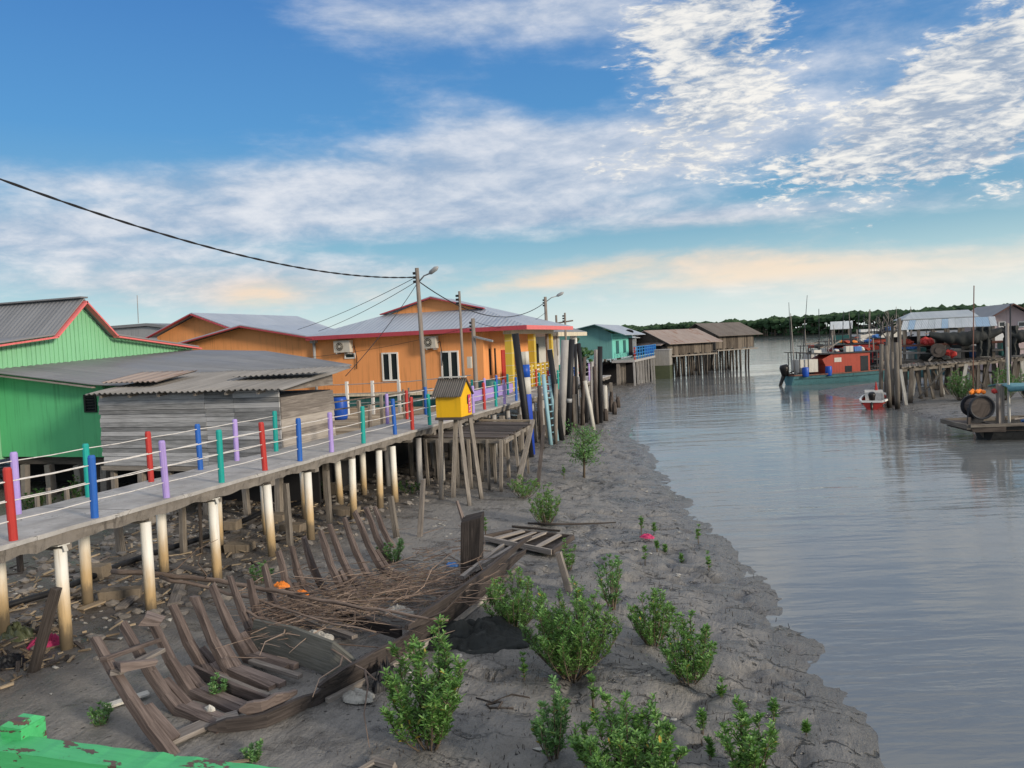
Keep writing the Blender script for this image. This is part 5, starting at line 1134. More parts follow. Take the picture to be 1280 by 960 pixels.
for k in range(7):
    q_ = A+dv*rnd.uniform(0,LJ*.8)+nv_*.05; MB().beam((q_.x,q_.y,.35),(q_.x+rnd.uniform(-1.4,1.4),q_.y+.05,1.9),.08,.08).build('brace', M['jettywood'], jy)
sd_ = thing('jetty_shed', 'open shed with pale ridge roof and blue patched lower roof on jetty', 'shed', (12, 52, .2))
Ys = 52.0
def S(px_, py_, dy=0): return PY(px_, py_, Ys+dy)
a, b, c, d = S(1126,411.5), S(1247,407.5), S(1244,396,1.6), S(1129,400.5,1.6)
zE, zT = (a.z+b.z)/2, (c.z+d.z)/2
n_ = 14; cols_ = ['roofpale','bluesheet','roofpale','roofpale','ladder','roofpale','bluesheet','roofpale','ladder','roofpale','roofpale','bluesheet','bluesheet','roofpale']
M['sheetblue'] = roofing('faded blue roof sheet', (.20,.31,.43), (.28,.39,.50), .12, .05)
M['sheetgrey2'] = roofing('zinc roof sheet greyed', (.34,.38,.41), (.46,.50,.52), .12, .15)
M['sheetgrey'] = roofing('faded grey roof sheet', (.30,.34,.37), (.42,.46,.48), .12, .15)
for mm in ('sheetblue','sheetgrey','sheetgrey2'):
    r = MB()
    for k in range(n_):
        m_ = {'bluesheet':'sheetblue','ladder':'sheetgrey','roofpale':'sheetgrey2'}[cols_[k]]
        if m_ != mm: continue
        u0, u1 = k/n_, (k+1)/n_-.002; lift = .01*(k%2)
        roof_face(r, [(lerp(a.x,b.x,u0),Ys,zE+lift),(lerp(a.x,b.x,u1),Ys,zE+lift),(lerp(d.x,c.x,u1),Ys+1.6,zT+lift),(lerp(d.x,c.x,u0),Ys+1.6,zT+lift)], (0,-1,-.3), .03)
    r.build('roof_sheet', M[mm], sd_)
e0, e1 = S(1129,399.5,1.7), S(1224,396.5,1.7); f0_, f1_ = S(1139,390.5,3.6), S(1211,387,3.6); zr1, zr2 = (e0.z+e1.z)/2+.05, (f0_.z+f1_.z)/2
r = MB(); roof_face(r, [(e0.x,Ys+1.75,zr1),(e1.x,Ys+1.75,zr1),(f1_.x,Ys+3.7,zr2),(f0_.x,Ys+3.7,zr2)], (0,-1,-.3)); roof_face(r, [(e1.x,Ys+5.6,zr1),(e0.x,Ys+5.6,zr1),(f0_.x,Ys+3.7,zr2),(f1_.x,Ys+3.7,zr2)], (0,1,-.3)); roof_face(r, [(e0.x,Ys+1.75,zr1),(f0_.x,Ys+3.7,zr2),(e0.x,Ys+5.6,zr1)], (-1,0,-.3))
r.build('ridge_roof', M['sheetgrey'], sd_)
g = MB(); g.prism([(e1.x-.05,Ys+1.9,zr1-.05),(e1.x-.05,Ys+5.4,zr1-.05),(f1_.x+.25,Ys+3.7,zr2-.06)], (-.06,0,0)); g.build('gable', M['oldwood'], sd_)
for k in range(7):
    x = lerp(a.x+.2,b.x-.2,k/6)
    for y in (Ys+.15, Ys+4.8): MB().beam((x,y,ground_z(x,y)-.3),(x,y,zE-.03 if y < Ys+2 else zr1-.1),.16,.16).build('post', M['jettywood'], sd_)
MB().box(a.x,b.x,Ys-.4,Ys+5.4,2.02,2.16).build('floor', M['jettywood'], sd_)
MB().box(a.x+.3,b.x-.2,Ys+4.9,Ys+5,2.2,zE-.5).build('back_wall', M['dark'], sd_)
MB().beam((a.x,Ys+.1,3.05),(b.x+6,Ys+.1,3.1),.1,.12).build('rail', M['hullbrown'], sd_)
MB().beam((a.x,Ys+.05,2.6),(b.x+6,Ys+.05,2.6),.08,.1).build('rail', M['oldwood'], sd_)
# goods inside and on the jetty
jr = random.Random(9)
def heap(name, label, cat, c, r, mat, n_=8, flat=.7, spread=1.0):
    m = MB()
    for k in range(n_): m.ball(Vector(c)+Vector((jr.gauss(0,r*.5*spread), jr.gauss(0,r*.4), abs(jr.gauss(0,r*.25)))), r*jr.uniform(.4,.75), 1, .35, (1.3,1,flat))
    return tag(m.build(name, M[mat], smooth=False), label, cat)
q_ = S(1202,446,-1.5); heap('net_heap', 'large dark fishing net bundle on the shed floor left of the red floats', 'net', (S(1168,446,-1).x,Ys-1,2.3), .6, 'net')
wd = thing('winch_drum', 'round grey net drum standing on the jetty beside red cloth', 'drum', (S(1171,446,-1.2).x,Ys-1.6,2.16)); X_ = wd.location.x
MB().tube([(X_,Ys-1.75,2.75),(X_,Ys-1.45,2.75)], .40, 20).build('flange', M['darkwood'], wd); MB().tube([(X_,Ys-1.78,2.75),(X_,Ys-1.42,2.75)], .2, 12).build('hub', M['darkwood'], wd); MB().beam((X_-.5,Ys-1.6,2.16),(X_,Ys-1.6,2.7),.1,.1).build('stand', M['oldwood'], wd)
heap('red_bundle', 'bright red bundle of cloth leaning on the jetty rail', 'bundle', S(1187,443,-1), .24, 'hullred', 7, 1.5); heap('red_bundle', 'small red bundle hanging under the left end of the shed roof', 'bundle', (S(1159,432,-.5).x,Ys-.3,3.2), .28, 'hullred', 5, 1.2)
heap('net_float', 'pile of brick red floats under the left shed post', 'float', (S(1130,430,.8).x,Ys+.8,3.2), .35, 'cabinred', 6); heap('blue_sheet', 'crumpled blue sheet on the shed floor left side', 'sheet', (S(1139,434,.8).x,Ys+.8,2.9), .4, 'bluesheet', 6)
for k in range(16):
    px_ = jr.uniform(1132,1275); x = S(px_,440,-.2).x; mat = jr.choice(('offwhite','metal','oldwood','tealdark','bluesheet','net','hullbrown'))
    tag(MB().box(x-jr.uniform(.15,.4),x+jr.uniform(.15,.4),Ys+.5+jr.random()*3,Ys+1.2+jr.random()*3+.6,2.17,2.17+jr.uniform(.3,1.0)).build('storage_crate', M[mat], bevel=.02), 'crate or box of gear stored on the shed floor behind the rails', 'crate', 'gear boxes under the shed')
# black net slung along the front of the shed
def sling(label, pxa, pya, pxb, pyb, sag, w0, dy):
    a = S(pxa,pya,dy); b = S(pxb,pyb,dy); m = MB()
    def fn(u, v): ang = v*2*math.pi; r_ = (w0*(.35+.65*math.sin(math.pi*min(1,max(0,u*.94+.03)))))*(1+.35*fbm(u*9, math.cos(ang), math.sin(ang))); p = lerp(a,b,u)-Vector((0,0,sag*4*u*(1-u))); return p+Vector((0, math.cos(ang)*r_*.7, math.sin(ang)*r_))
    m.grid(fn, 40, 14, lambda u,v:(u*6,v)); return tag(m.build('slung_net', M['net'], smooth=True), label, 'net')
sling('long black net bundle slung below the patched shed roof', 1162,418,1252,413,.35,.40,-1.0)
sling('black net bundle slung at far right before the pink house', 1252,412,1330,408,.5,.4,-1.0)
for px_, lab in ((1229,'black net curtain hanging at the middle of the jetty'),(1263,'black net curtain hanging beside the grey pole at right')):
    p_ = S(px_,418,-1.1); m = MB(); m.grid(lambda u,v: (p_.x+lerp(-.35,.45,u)+.1*fbm(u*3,v*4,px_), Ys-1.1+.12*math.sin(u*14+v*2), lerp(4.0,2.3,v)), 16, 14); tag(m.build('hanging_net', M['net'], smooth=True), lab, 'net')
# tall poles and timber piles on the right bank
def pole2(name, label, pb, pt_, y_, r, mat, group=None):
    a = PY(pb[0],pb[1],y_); b = PY(pt_[0],pt_[1],y_); a.z = min(a.z, ground_z(a.x,y_)-.3)
    return tag(MB().tube([a, lerp(a,b,.5)+Vector((rnd.uniform(-.04,.04),0,0)), b], [r,r*.95,r*.85], 9).build(name, M[mat], smooth=True), label, 'pole', group)
pole2('flag_pole', 'very tall thin dark pole rising over the shed roof', (1216,480), (1217.5,357), 44, .028, 'hullbrown')
pole2('net_pole', 'grey pole at right holding up the slung black nets', (1260,470), (1259,404), 45, .10, 'oldwood')
pole2('net_pole', 'thin pole standing before the pink house gable', (1263,420), (1263,380), 50, .05, 'frame')
GP = 'tall timber piles by the small red dinghy'
M['jt2'] = M['jettywood']
for lab, pb, tt, y_, r_ in (('leftmost timber pile of the tall cluster, behind the dinghy',(1101,494),(1102,430),47,.12),('leaning timber pile whose foot touches the red dinghy',(1112,506),(1107,432),44.5,.13),('stout timber pile nearest the jetty corner',(1122,512),(1120,428),43.5,.13),('tall thin timber pile carrying the shed corner',(1125,500),(1124,398),47.5,.12),('forked timber pile behind the leaning one',(1107,488),(1110,420),49,.13),('short timber pile between the two leaning piles',(1116,495),(1115,440),46,.10)):
    pole2('timber_pile', lab, pb, tt, y_, r_, 'jettywood', GP)
# pink house far right
ph = thing('pink_house', 'pale pink gabled house with red brown roof behind the jetty', 'house', (24, 66, .4)); Yp = 66
a0 = PY(1240,397,Yp); ap = PY(1264,380,Yp); xr_ = ap.x+(ap.x-a0.x)
M['pinkwall'] = paint('pale pink wall', (.50,.40,.40), .6, .06, .15)
g = MB(); g.prism([(a0.x,Yp,.5),(xr_,Yp,.5),(xr_,Yp,a0.z),(ap.x,Yp,ap.z-.08),(a0.x,Yp,a0.z)], (0,9,0)); g.build('wall', M['pinkwall'], ph)
r = MB(); roof_face(r, [(ap.x,Yp-.6,ap.z+.05),(ap.x,Yp+10,ap.z+.05),(xr_+.8,Yp+10,a0.z-.3),(xr_+.8,Yp-.6,a0.z-.3)], (1,0,-.3)); roof_face(r, [(ap.x,Yp+10,ap.z+.05),(ap.x,Yp-.6,ap.z+.05),(a0.x-.8,Yp-.6,a0.z-.3),(a0.x-.8,Yp+10,a0.z-.3)], (-1,0,-.3)); r.build('roof', M['roofgrey'], ph)
t = MB(); t.beam((ap.x,Yp-.63,ap.z-.02),(a0.x-.85,Yp-.63,a0.z-.4),.05,.2,up=(0,1,0)); t.beam((ap.x,Yp-.63,ap.z-.02),(xr_+.85,Yp-.63,a0.z-.4),.05,.2,up=(0,1,0)); t.build('verge_trim', M['hullbrown'], ph)
for px0,px1 in ((1248,1257),(1272,1282)):
    x0,x1 = PY(px0,405,Yp).x, PY(px1,405,Yp).x; window(ph, x0, x1, PY(px0,409,Yp).z, PY(px0,402,Yp).z, Yp, 'white', 1)
w_ = MB().box(a0.x-.2,xr_+.2,Yp-.9,Yp-.85,a0.z-1.7,a0.z-1.2).build('canopy', M['white'], ph)
# white boat shapes beyond the bare tree
for lab, px_, py_, w in (('white far cabin roof left of the bare tree',1094,411,2.2),('white far cabin roof right of the bare tree',1116,412,2.0)):
    p_ = PY(px_,py_,105); t_ = thing('far_boat', lab, 'boat', (p_.x,105,0)); MB().box(p_.x-w,p_.x+w,104,106,-.3,1.6).build('hull', M['hulldark'], t_); MB().box(p_.x-w*.6,p_.x+w*.6,104.2,105.8,1.7,p_.z-.4).build('cabin', M['offwhite'], t_); MB().box(p_.x-w*.8,p_.x+w*.8,104,106,p_.z-.35,p_.z).build('cabin_roof', M['white'], t_)
    for k in range(3): MB().beam((p_.x-w+.6*k,104.1,1.5),(p_.x-w+.6*k+.3,104.1,p_.z+2),.08,.08).build('mast', M['frame'], t_)
# ------------------------------------------------------------------ the wrecked boat
wr = random.Random(4)
wk_ = thing('shipwreck', 'rotting wooden boat skeleton with bare ribs lying on the mud', 'wreck', PZ(400,800,.4))
G = .42
RIBS = [((118,798),(205,931),None),((154,781),(222,887),(275,911)),((187,772),(240,866),(300,893)),((216,758),(255,834),(272,862)),((243,745),(287,840),(340,862)),((265,731),(309,822),(358,838)),
        ((287,720),(320,797),None),((312,725),(330,785),None),((330,706),(352,775),None),((348,689),(366,745),(385,770)),((365,683),(380,735),(400,760)),((380,672),(402,732),(425,752)),((400,664),(428,738),(450,752)),((412,656),(442,727),(462,745)),
        ((430,647),(460,720),(480,735)),((443,640),(478,712),(500,725)),((457,634),(486,700),None),((468,633),(489,680),None)]
for k, (t_, b_, e_) in enumerate(RIBS):
    b = PZ(*b_, G); t = PY(*t_, b.y+wr.uniform(0,.12)); up = (0,1,0); w_ = .105 if k < 6 else .095
    mid = lerp(t, b, .55) + Vector((-.03,0,-.03)); m = MB()
    # one bent timber with broken, weathered edges
    pts = [t, lerp(t,mid,.5)+Vector((wr.uniform(-.012,.012),0,0)), mid, lerp(mid,b,.55)+Vector((.005,0,-.02)), b] + ([lerp(b,PZ(*e_,G-.06),.5), PZ(*e_, G-.06)] if e_ else [b+(b-mid)*.35])
    def bent(pts, w0, h0):
        lp = []
        for i, p_ in enumerate(pts):
            d = (pts[min(i+1,len(pts)-1)]-pts[max(i-1,0)]).normalized(); s_ = Vector((0,1,0)) - d*d.y; s_.normalize(); n_ = s_.cross(d); k_ = .72+.28*min(1, i/2.5)
            J = lambda: Vector((wr.uniform(-.007,.007), wr.uniform(-.007,.007), wr.uniform(-.007,.007))) + (d*wr.uniform(-.03,.03) if i == 0 else Vector())
            lp.append([p_+s_*w0*k_/2+n_*h0*k_/2+J(), p_-s_*w0*k_/2+n_*h0*k_/2+J(), p_-s_*w0*k_/2-n_*h0*k_/2+J(), p_+s_*w0*k_/2-n_*h0*k_/2+J()])
        return MB().strip(lp)
    bent(pts, w_, w_*1.05).build('rib', M['wreck'], wk_, bevel=.006)
    if k < 7 or k % 3 == 0:     # doubled frame beside the rib
        m = MB(); o_ = Vector((.05,.11,0)); m.beam(mid+o_+Vector((.04,0,-.12)), b+o_, w_*.7, w_, up=up, jit=.006)
        if e_: m.beam(b+o_, PZ(*e_, G-.05)+o_*1.2, w_*.7, w_, up=up, jit=.006)
        m.build('rib_doubler', M['wreck'], wk_, bevel=.008)
def board(pts, h, th, mat, name, lean=0, taper=None):
    m = MB(); n_ = len(pts); lp = []
    for i in range(n_):
        hh = h[i] if isinstance(h, (list,tuple)) else h; d = (pts[min(i+1,n_-1)]-pts[max(i-1,0)]).normalized(); o = Vector((d.y,-d.x,0)).normalized(); a = pts[i]; up = o*lean*hh + Vector((0,0,hh))
        lp.append([a, a+up, a+up-o*th, a-o*th])
    m.strip(lp)
    return m.build(name, M[mat], wk_, bevel=.006)
def up_to(b_, t_, z): b = PZ(*b_, z); t = PY(*t_, b.y); return b, t
board([PZ(243,845,G-.03),PZ(290,868,G-.03),PZ(336,884,G-.03)], [.13,.13,.11], .05, 'wreck', 'stringer', .1)
board([PZ(312,808,G-.04),PZ(360,826,G-.04),PZ(410,845,G-.04),PZ(440,850,G-.04)], [.34,.40,.38,.22], .05, 'board', 'bulkhead_board', -.25)
board([PZ(268,850,G),PZ(330,876,G)], .05, .09, 'oldwood', 'floor_timber'); board([PZ(310,830,G),PZ(372,850,G)], .05, .08, 'oldwood', 'floor_timber'); board([PZ(420,775,G),PZ(500,800,G)], .16, .05, 'wreckdark', 'floor_timber'); board([PZ(330,760,G),PZ(440,800,G)], .05, .1, 'oldwood', 'floor_timber')
board([PZ(205,938,G-.05),PZ(262,912,G-.05),PZ(300,902,G-.05)], .05, .2, 'oldwood', 'keel_plank')
LOW = [(272,913),(330,906),(400,874),(470,838),(520,806),(560,778),(600,746),(640,708),(655,697)]
def low(px_):
    for a, b in zip(LOW, LOW[1:]):
        if px_ <= b[0]: return PZ(px_, lerp(a[1], b[1], (px_-a[0])/(b[0]-a[0])), .36)
    return PZ(*LOW[-1], .36)
def strake(x0, x1, z0, z1, name, mat, n_=12, tip=.4, off=0):
    m = MB(); rows = []
    for i in range(n_+1):
        u = i/n_; b = low(lerp(x0, x1, u)); d = (low(lerp(x0,x1,min(1,u+.02)))-low(lerp(x0,x1,max(0,u-.02)))).normalized(); o = Vector((d.y,-d.x,0)); e = min(1, .25+u*5, .25+(1-u)*tip*12)
        za = z0(u) if callable(z0) else z0; zb_ = z1(u) if callable(z1) else z1; zm = (za+zb_)/2
        za, zb_ = lerp(zm, za, e), lerp(zm, zb_, e) + .018*fbm(i*.9, x0*.1)
        rows.append((b+o*(.05+.30*za+off)+Vector((0,0,za)), b+o*(.05+.30*zb_+off)+Vector((0,0,zb_)), o))
    m.strip([[a, c, c-o*.055, a-o*.055] for a, c, o in rows])
    m.build(name, M[mat], wk_)
strake(262, 400, -.02, lambda u: .14+.02*u, 'hull_plank', 'wreckdark'); strake(300, 374, .10, .26, 'hull_plank', 'wreck', 8, .2, -.12)
strake(372, 520, -.05, lambda u: .13+.10*u, 'hull_plank', 'wreckdark'); strake(392, 500, .15, lambda u: .26+.10*u, 'hull_plank', 'wreckdark', 10, .2, .02)
strake(470, 652, lambda u: -.05+.02*u, lambda u: .28+.05*u, 'hull_plank', 'wreckdark', 14, .25); strake(498, 656, lambda u: .29+.02*u, lambda u: .50, 'hull_plank', 'wreckdark', 14, .2, .01)
m = MB(); P_ = [low(x)+Vector((.10,-.02,-.0)) for x in (400,470,520,560,600,640)]
for a, b in zip(P_, P_[1:]): m.beam(a, b, .05, .06)
m.build('rubbing_strip', M['oldwood'], wk_)
for a, b in (((592,712),(640,684)),((578,722),(628,682))): A_a, B_b = PZ(*a, .66), PZ(*b, .72); MB().beam(A_a, B_b, .07, .06, jit=.01).build('gunwale_piece', M['oldwood'], wk_)
b = PZ(588,722,.4); t = PY(590,648,b.y); m = MB(); w2 = .17
m.hexa([b+Vector((-w2,-.08,-.2)), b+Vector((w2,-.08,-.2)), b+Vector((w2,.12,-.2)), b+Vector((-w2,.12,-.2)), t+Vector((-w2*.95,-.12,-.05)), t+Vector((w2*1.05,-.05,.03)), t+Vector((w2*1.0,.16,.10)), t+Vector((-w2*.9,.10,.03))]); m.build('stern_post', M['wreckdark'], wk_, bevel=.015)
m = MB(); m.beam(PY(584,665,b.y+.05), PY(571,626,b.y+.1), .09, .04, .04, .03); m.build('post_splinter', M['wreck'], wk_)
# rails across the first three ribs
r1, r3 = PY(130,824,5.95), PY(197,800,6.95); MB().beam(r1, r3, .09, .045, jit=.012).build('cross_rail', M['wreck'], wk_, bevel=.006)
r1, r3 = PY(143,842,5.95), PY(203,812,6.8); MB().beam(r1, r3, .10, .045, jit=.012).build('cross_rail', M['oldwood'], wk_, bevel=.006)
m = MB(); m.beam(PY(148,832,6.0), PY(196,826,6.3), .12, .09, .05, .05, jit=.02); m.build('broken_block', M['wreck'], wk_)
m = MB(); m.beam(PY(180,772,7.0), PY(200,778,7.05), .16, .12, .1, .08, jit=.02); m.build('broken_block', M['wreck'], wk_)
# ------------------------------------------------------------------ branches and brushwood in the hull
def branch(label, px_, z, r0_, r1_):
    pts = []
    for i, (x, y) in enumerate(px_): p = PZ(x, y, lerp(z[0], z[1], i/(len(px_)-1))); pts.append(p)
    fine = []
    for a, b in zip(pts, pts[1:]):
        for k in range(4): fine.append(lerp(a, b, k/4)+Vector((wr.uniform(-.02,.02), wr.uniform(-.02,.02), wr.uniform(-.02,.02))))
    fine.append(pts[-1]); m = MB(); n_ = len(fine); m.tube(fine, [lerp(r0_, r1_, i/(n_-1)) for i in range(n_)], 7)
    tw = MB()
    for i in range(5, n_-1, 3):
        d = (fine[i+1]-fine[i]).normalized(); e = fine[i]; o = Vector((wr.uniform(-1,1), wr.uniform(-1,1), wr.uniform(-.2,.7))).normalized(); q_ = [e, e+(d+o*.6)*.25, e+(d+o)*.5, e+(d*1.2+o)*.75]; m.tube(q_, [.014,.010,.007,.004], 5)
    return tag(m.build('fallen_branch', M['branch'], smooth=True), label, 'branch')
branch('longest dry branch lying across the ribs from the concrete blocks', [(140,714),(190,718),(255,724),(330,737),(400,749),(470,762),(560,775)], (.72,1.0), .05, .016)
branch('pale forked branch sagging below the longest one into the wreck', [(200,722),(270,738),(330,752),(400,775),(470,790)], (.80,.75), .03, .01)
branch('thin bent branch lying over the grey bulkhead board', [(300,762),(345,780),(390,800),(440,826),(470,850)], (.75,.62), .02, .008)
branch('twiggy branch ending at the far right planks of the wreck', [(440,752),(500,748),(560,735),(610,720)], (.6,.75), .022, .008)
bw = MB()
for k in range(1000):
    u = wr.random(); px_ = lerp(330, 600, u)+wr.gauss(0,16); py_ = lerp(760, 705, u)+wr.gauss(0, 20)+8
    if wr.random() < .18: px_ += wr.uniform(-60,20); py_ += wr.uniform(-12,28)
    p = PZ(px_, py_, G+wr.random()**1.4*.38); a = wr.uniform(-.6,.9) if wr.random() < .75 else wr.uniform(0, 6.28); L = wr.uniform(.12,.7); d = Vector((math.cos(a), math.sin(a), wr.uniform(-.18,.28))); s = Vector((-d.y, d.x, wr.uniform(-.4,.4)))*wr.uniform(-.18,.18); r_ = wr.uniform(.003,.0085)
    bw.tube([p-d*L*.5, p-d*L*.15+s*L, p+d*L*.2+s*L*.6, p+d*L*.5], [r_, r_, r_*.8, r_*.5], 4, False)
stuff(bw.build('brushwood', M['branch']), 'tangle of dry brown twigs filling the wrecked boat', 'brushwood')
sw = MB()
for k in range(520):
    u = wr.random(); px_ = lerp(400, 590, u)+wr.gauss(0,20); py_ = lerp(765, 715, u)+wr.gauss(0,15); p = PZ(px_, py_, G+wr.random()*.14); a = wr.uniform(0,6.28); L = wr.uniform(.06,.26); d = Vector((math.cos(a), math.sin(a), wr.uniform(-.3,.5)))
    sw.tube([p, p+d*L*.5+Vector((0,0,.02)), p+d*L], .004, 3, False)
stuff(sw.build('dry_straw', M['straw']), 'pale dry straw scattered among the twigs in the wreck', 'straw')
# ------------------------------------------------------------------ rags, nets and litter
def crumple(name, label, cat, c, rx, ry, h, mat, seed, rz=0):
    m = MB(); n_ = 44; ca, sa = math.cos(rz), math.sin(rz); c = Vector(c); c.z = ground_z(c.x, c.y)
    def fn(u, v):
        x, y = u*2-1, v*2-1; e = 1+.28*fbm(math.atan2(y,x)*1.1, seed); X_, Y_ = x*rx*e, y*ry*e; rr = min(1, math.hypot(x,y)); f_ = max(0, 1-rr**2.2)
        z = h*f_*(.30+.9*abs(fbm(x*1.3+seed, y*2.6, 2)) + .45*(1-abs(fbm(x*1.1+seed+y, y*3.4-x*.6, 5))*2.2)) + h*.30*f_*fbm(x*5+seed, y*9, 3) + .015*(1-rr) - .02*(rr > .97)
        if rr >= 1: k = 1/max(1e-6, math.hypot(x,y)); X_ *= k; Y_ *= k; z = -.03
        return c + Vector((X_*ca-Y_*sa, X_*sa+Y_*ca, z))
    m.grid(fn, n_, n_, lambda u,v:(u,v)); return tag(m.build(name, M[mat], smooth=True), label, cat)
crumple('black_tarpaulin', 'crumpled black net tarpaulin beside the wreck below the shrubs', 'tarpaulin', PZ(596,795,.36), .80, .42, .22, 'net', 3.1, .35)
crumple('black_bag', 'black rubbish bag tucked against the hull planks', 'bag', PZ(482,850,.36), .12, .26, .22, 'black', 8.2)
crumple('crimson_cloth', 'crimson cloth heap beside the nearest white pile', 'cloth', PZ(58,800,.46), .30, .2, .14, 'pinkcloth', 5.5, .4)
crumple('crimson_cloth', 'small crimson rag out on the mud by a seedling', 'cloth', PZ(809,672,.2), .16, .1, .06, 'pinkcloth', 2.2)
crumple('dark_cloth', 'dark blue cloth heap at lower left below the walkway', 'cloth', PZ(8,825,.46), .22, .3, .12, 'black', 6.6)
crumple('green_sack', 'mossy green sack at left edge of the mud below the walkway', 'sack', PZ(18,792,.46), .3, .22, .16, 'algae', 7.6)
for lab, x, y, rx, mat, z in (('orange rag caught among the ribs under the long branch',352,732,.14,'orangebuoy',.6),('orange string heap lower down among the ribs',377,742,.12,'orangebuoy',.55),('blue rag hanging on brushwood beside the stern post',566,706,.11,'bluesheet',.62),('white plastic sheet lying behind the bulkhead board',395,798,.24,'litter',.55),('white plastic sheet half under brushwood farther right',498,765,.22,'litter',.55),('red scrap of plastic behind the bulkhead board',418,808,.06,'hullred',.6),('grey plastic bag draped on the bulkhead board',356,786,.08,'metal',.66),('dirty white litter against the outside of the hull',448,872,.2,'litter',.36),('small white bottle shaped litter inside the bow',262,886,.06,'offwhite',.45)):
    o = crumple('plastic_litter', lab, 'litter', PZ(x,y,z), rx, rx*.55, rx*.32, mat, x*.1); o.location.z = z-.02
lt = MB(); lm = MB(); lp = MB(); lr = random.Random(17)
for k in range(1100):
    if k < 800: x, y = lr.uniform(-14,-8.9), lr.uniform(6.2,17)
    else: p = PZ(lr.uniform(0,60), lr.uniform(740,830), .45); x, y = p.x+lr.gauss(0,.3), p.y+lr.gauss(0,.3)
    z = ground_z(x,y)+.015; a = lr.uniform(0,3.14); L = lr.uniform(.04,.32) if k < 800 else lr.uniform(.05,.25); d = Vector((math.cos(a),math.sin(a),lr.uniform(-.1,.2))); c = Vector((x,y,z))
    (lt if lr.random() < .62 else lm).beam(c, c+d*L, lr.uniform(.008,.05), lr.uniform(.006,.025), jit=.004)
stuff(lt.build('driftwood_litter', M['straw']), 'pale splintered driftwood littering the mud under the walkway', 'driftwood'); stuff(lm.build('driftwood_litter', M['darkwood']), 'dark rotten sticks littering the mud under the walkway', 'driftwood')
for k in range(420):
    x, y = lr.uniform(-14,-8.6), lr.uniform(6,19); 
    if lr.random() < .25: x, y = lr.uniform(-8.5,-1), lr.uniform(6.5,22)
    if y < 70 and x > interp(SHORE, y)-.4: continue
    lp.ball((x,y,ground_z(x,y)+.01), lr.uniform(.012,.04), 1, .5, (1.5,1,.5))
stuff(lp.build('shell_and_plastic_bits', M['litter']), 'small pale shells and plastic bits strewn over the mud', 'litter')
st_ = MB()
for k in range(620):
    x, y = lr.uniform(-14,-8.4), lr.uniform(6,22); s = lr.uniform(.025,.11); st_.ball((x,y,ground_z(x,y)+s*.15), s, 1, .35, (1.3,1,.65))
stuff(st_.build('mud_clods', M['conc_dark']), 'dark stones and mud clods under the walkway', 'stones')
# ------------------------------------------------------------------ blocks, planks, pipe, stakes
def block(label, px_, py_, L, w_, h, a, z=.42, mat='brickc', dz=0):
    c = PZ(px_, py_, z); c.z = ground_z(c.x, c.y)-.03+dz; d = Vector((math.cos(a), math.sin(a), 0)); return tag(MB().beam(c-d*L/2+Vector((0,0,h/2)), c+d*L/2+Vector((0,0,h/2)), w_, h, jit=.012).build('concrete_block', M[mat], bevel=.015), label, 'block', 'old concrete blocks under the walkway')
block('square concrete block where the longest branch starts', 124,722,.34,.3,.26,.3); block('long squared block below the branch end', 152,747,.62,.24,.2,.5); block('upper block of the stack beside the third white pile', 293,672,.3,.26,.2,.2,dz=.2); block('lower wide block of the stack beside the third white pile', 300,688,.5,.34,.2,.2)
block('square block between the fourth pair of piles', 350,650,.36,.3,.22,.1); block('flat block behind the fifth white pile', 366,662,.5,.3,.18,.1); block('low flat block behind the leaning stake at mid walkway', 432,640,.6,.4,.2,.1); block('upper block under the walkway at mid length', 418,622,.3,.3,.3,.1,dz=.16); block('pale flat slab lying under the green annexe', 208,641,.6,.3,.06,.4,mat='conc')
def plank(label, p, q, w_, h, mat='oldwood', z=.45): a = PZ(*p, z); b = PZ(*q, z); a.z = ground_z(a.x,a.y)+.03; b.z = ground_z(b.x,b.y)+.05; return tag(MB().beam(a, b, w_, h, jit=.008).build('loose_plank', M[mat], bevel=.004), label, 'plank', 'loose planks on the mud')
plank('grey plank lying beside the long squared block', (150,757),(185,730),.16,.05); plank('grey plank leaning by the second white pile', (216,752),(226,728),.18,.05); plank('weathered board lying below the branch near the ribs', (216,706),(246,712),.22,.04); plank('pale lath lying at lower left before the ribs', (130,880),(185,862),.10,.03,'offwhite')
plank('thin lath on the mud at the bottom beside the leafy shrub', (425,958),(470,936),.04,.03); plank('short board crossing the thin lath at the bottom', (462,935),(492,944),.07,.05); plank('pale splinter lying left of the bottom laths', (200,955),(310,938),.05,.02,'straw')
plank('flat pale board in front of the second tan pile', (100,762),(128,752),.16,.03,'tanwood'); plank('driftwood board lying on mud near the shallow shore', (640,652),(700,656),.05,.04,'darkwood')
pp_ = [PZ(x,y,.52) for x,y in ((-40,768),(0,757),(60,742),(110,722),(150,704),(200,688),(265,668),(330,640),(385,624))]
for p in pp_: p.z = ground_z(p.x,p.y)+.09
tag(MB().tube(pp_, .055, 10).build('black_pipe', M['black'], smooth=True), 'long black pipe snaking under the walkway past the piles', 'pipe')
def stake(label, foot, top, w_, mat='pilewood', z=.4, dy=0, group='weathered stakes standing in the mud'):
    f_ = PZ(*foot, z); t_ = PY(*top, f_.y+dy); f_.z = ground_z(f_.x,f_.y)-.25; return tag(MB().beam(f_, t_, w_, w_, w_*.9, w_*.9, jit=.006).build('wooden_stake', M[mat], bevel=.006), label, 'stake', group)
stake('pale square stake standing alone on open mud before the shrine', (523,668),(529,599),.10,'oldwood'); stake('square stake just beyond the last ribs of the wreck', (497,670),(488,620),.11); stake('brown stake leaning at lower left below the walkway', (33,835),(70,735),.11,'darkwood',.45,.1)
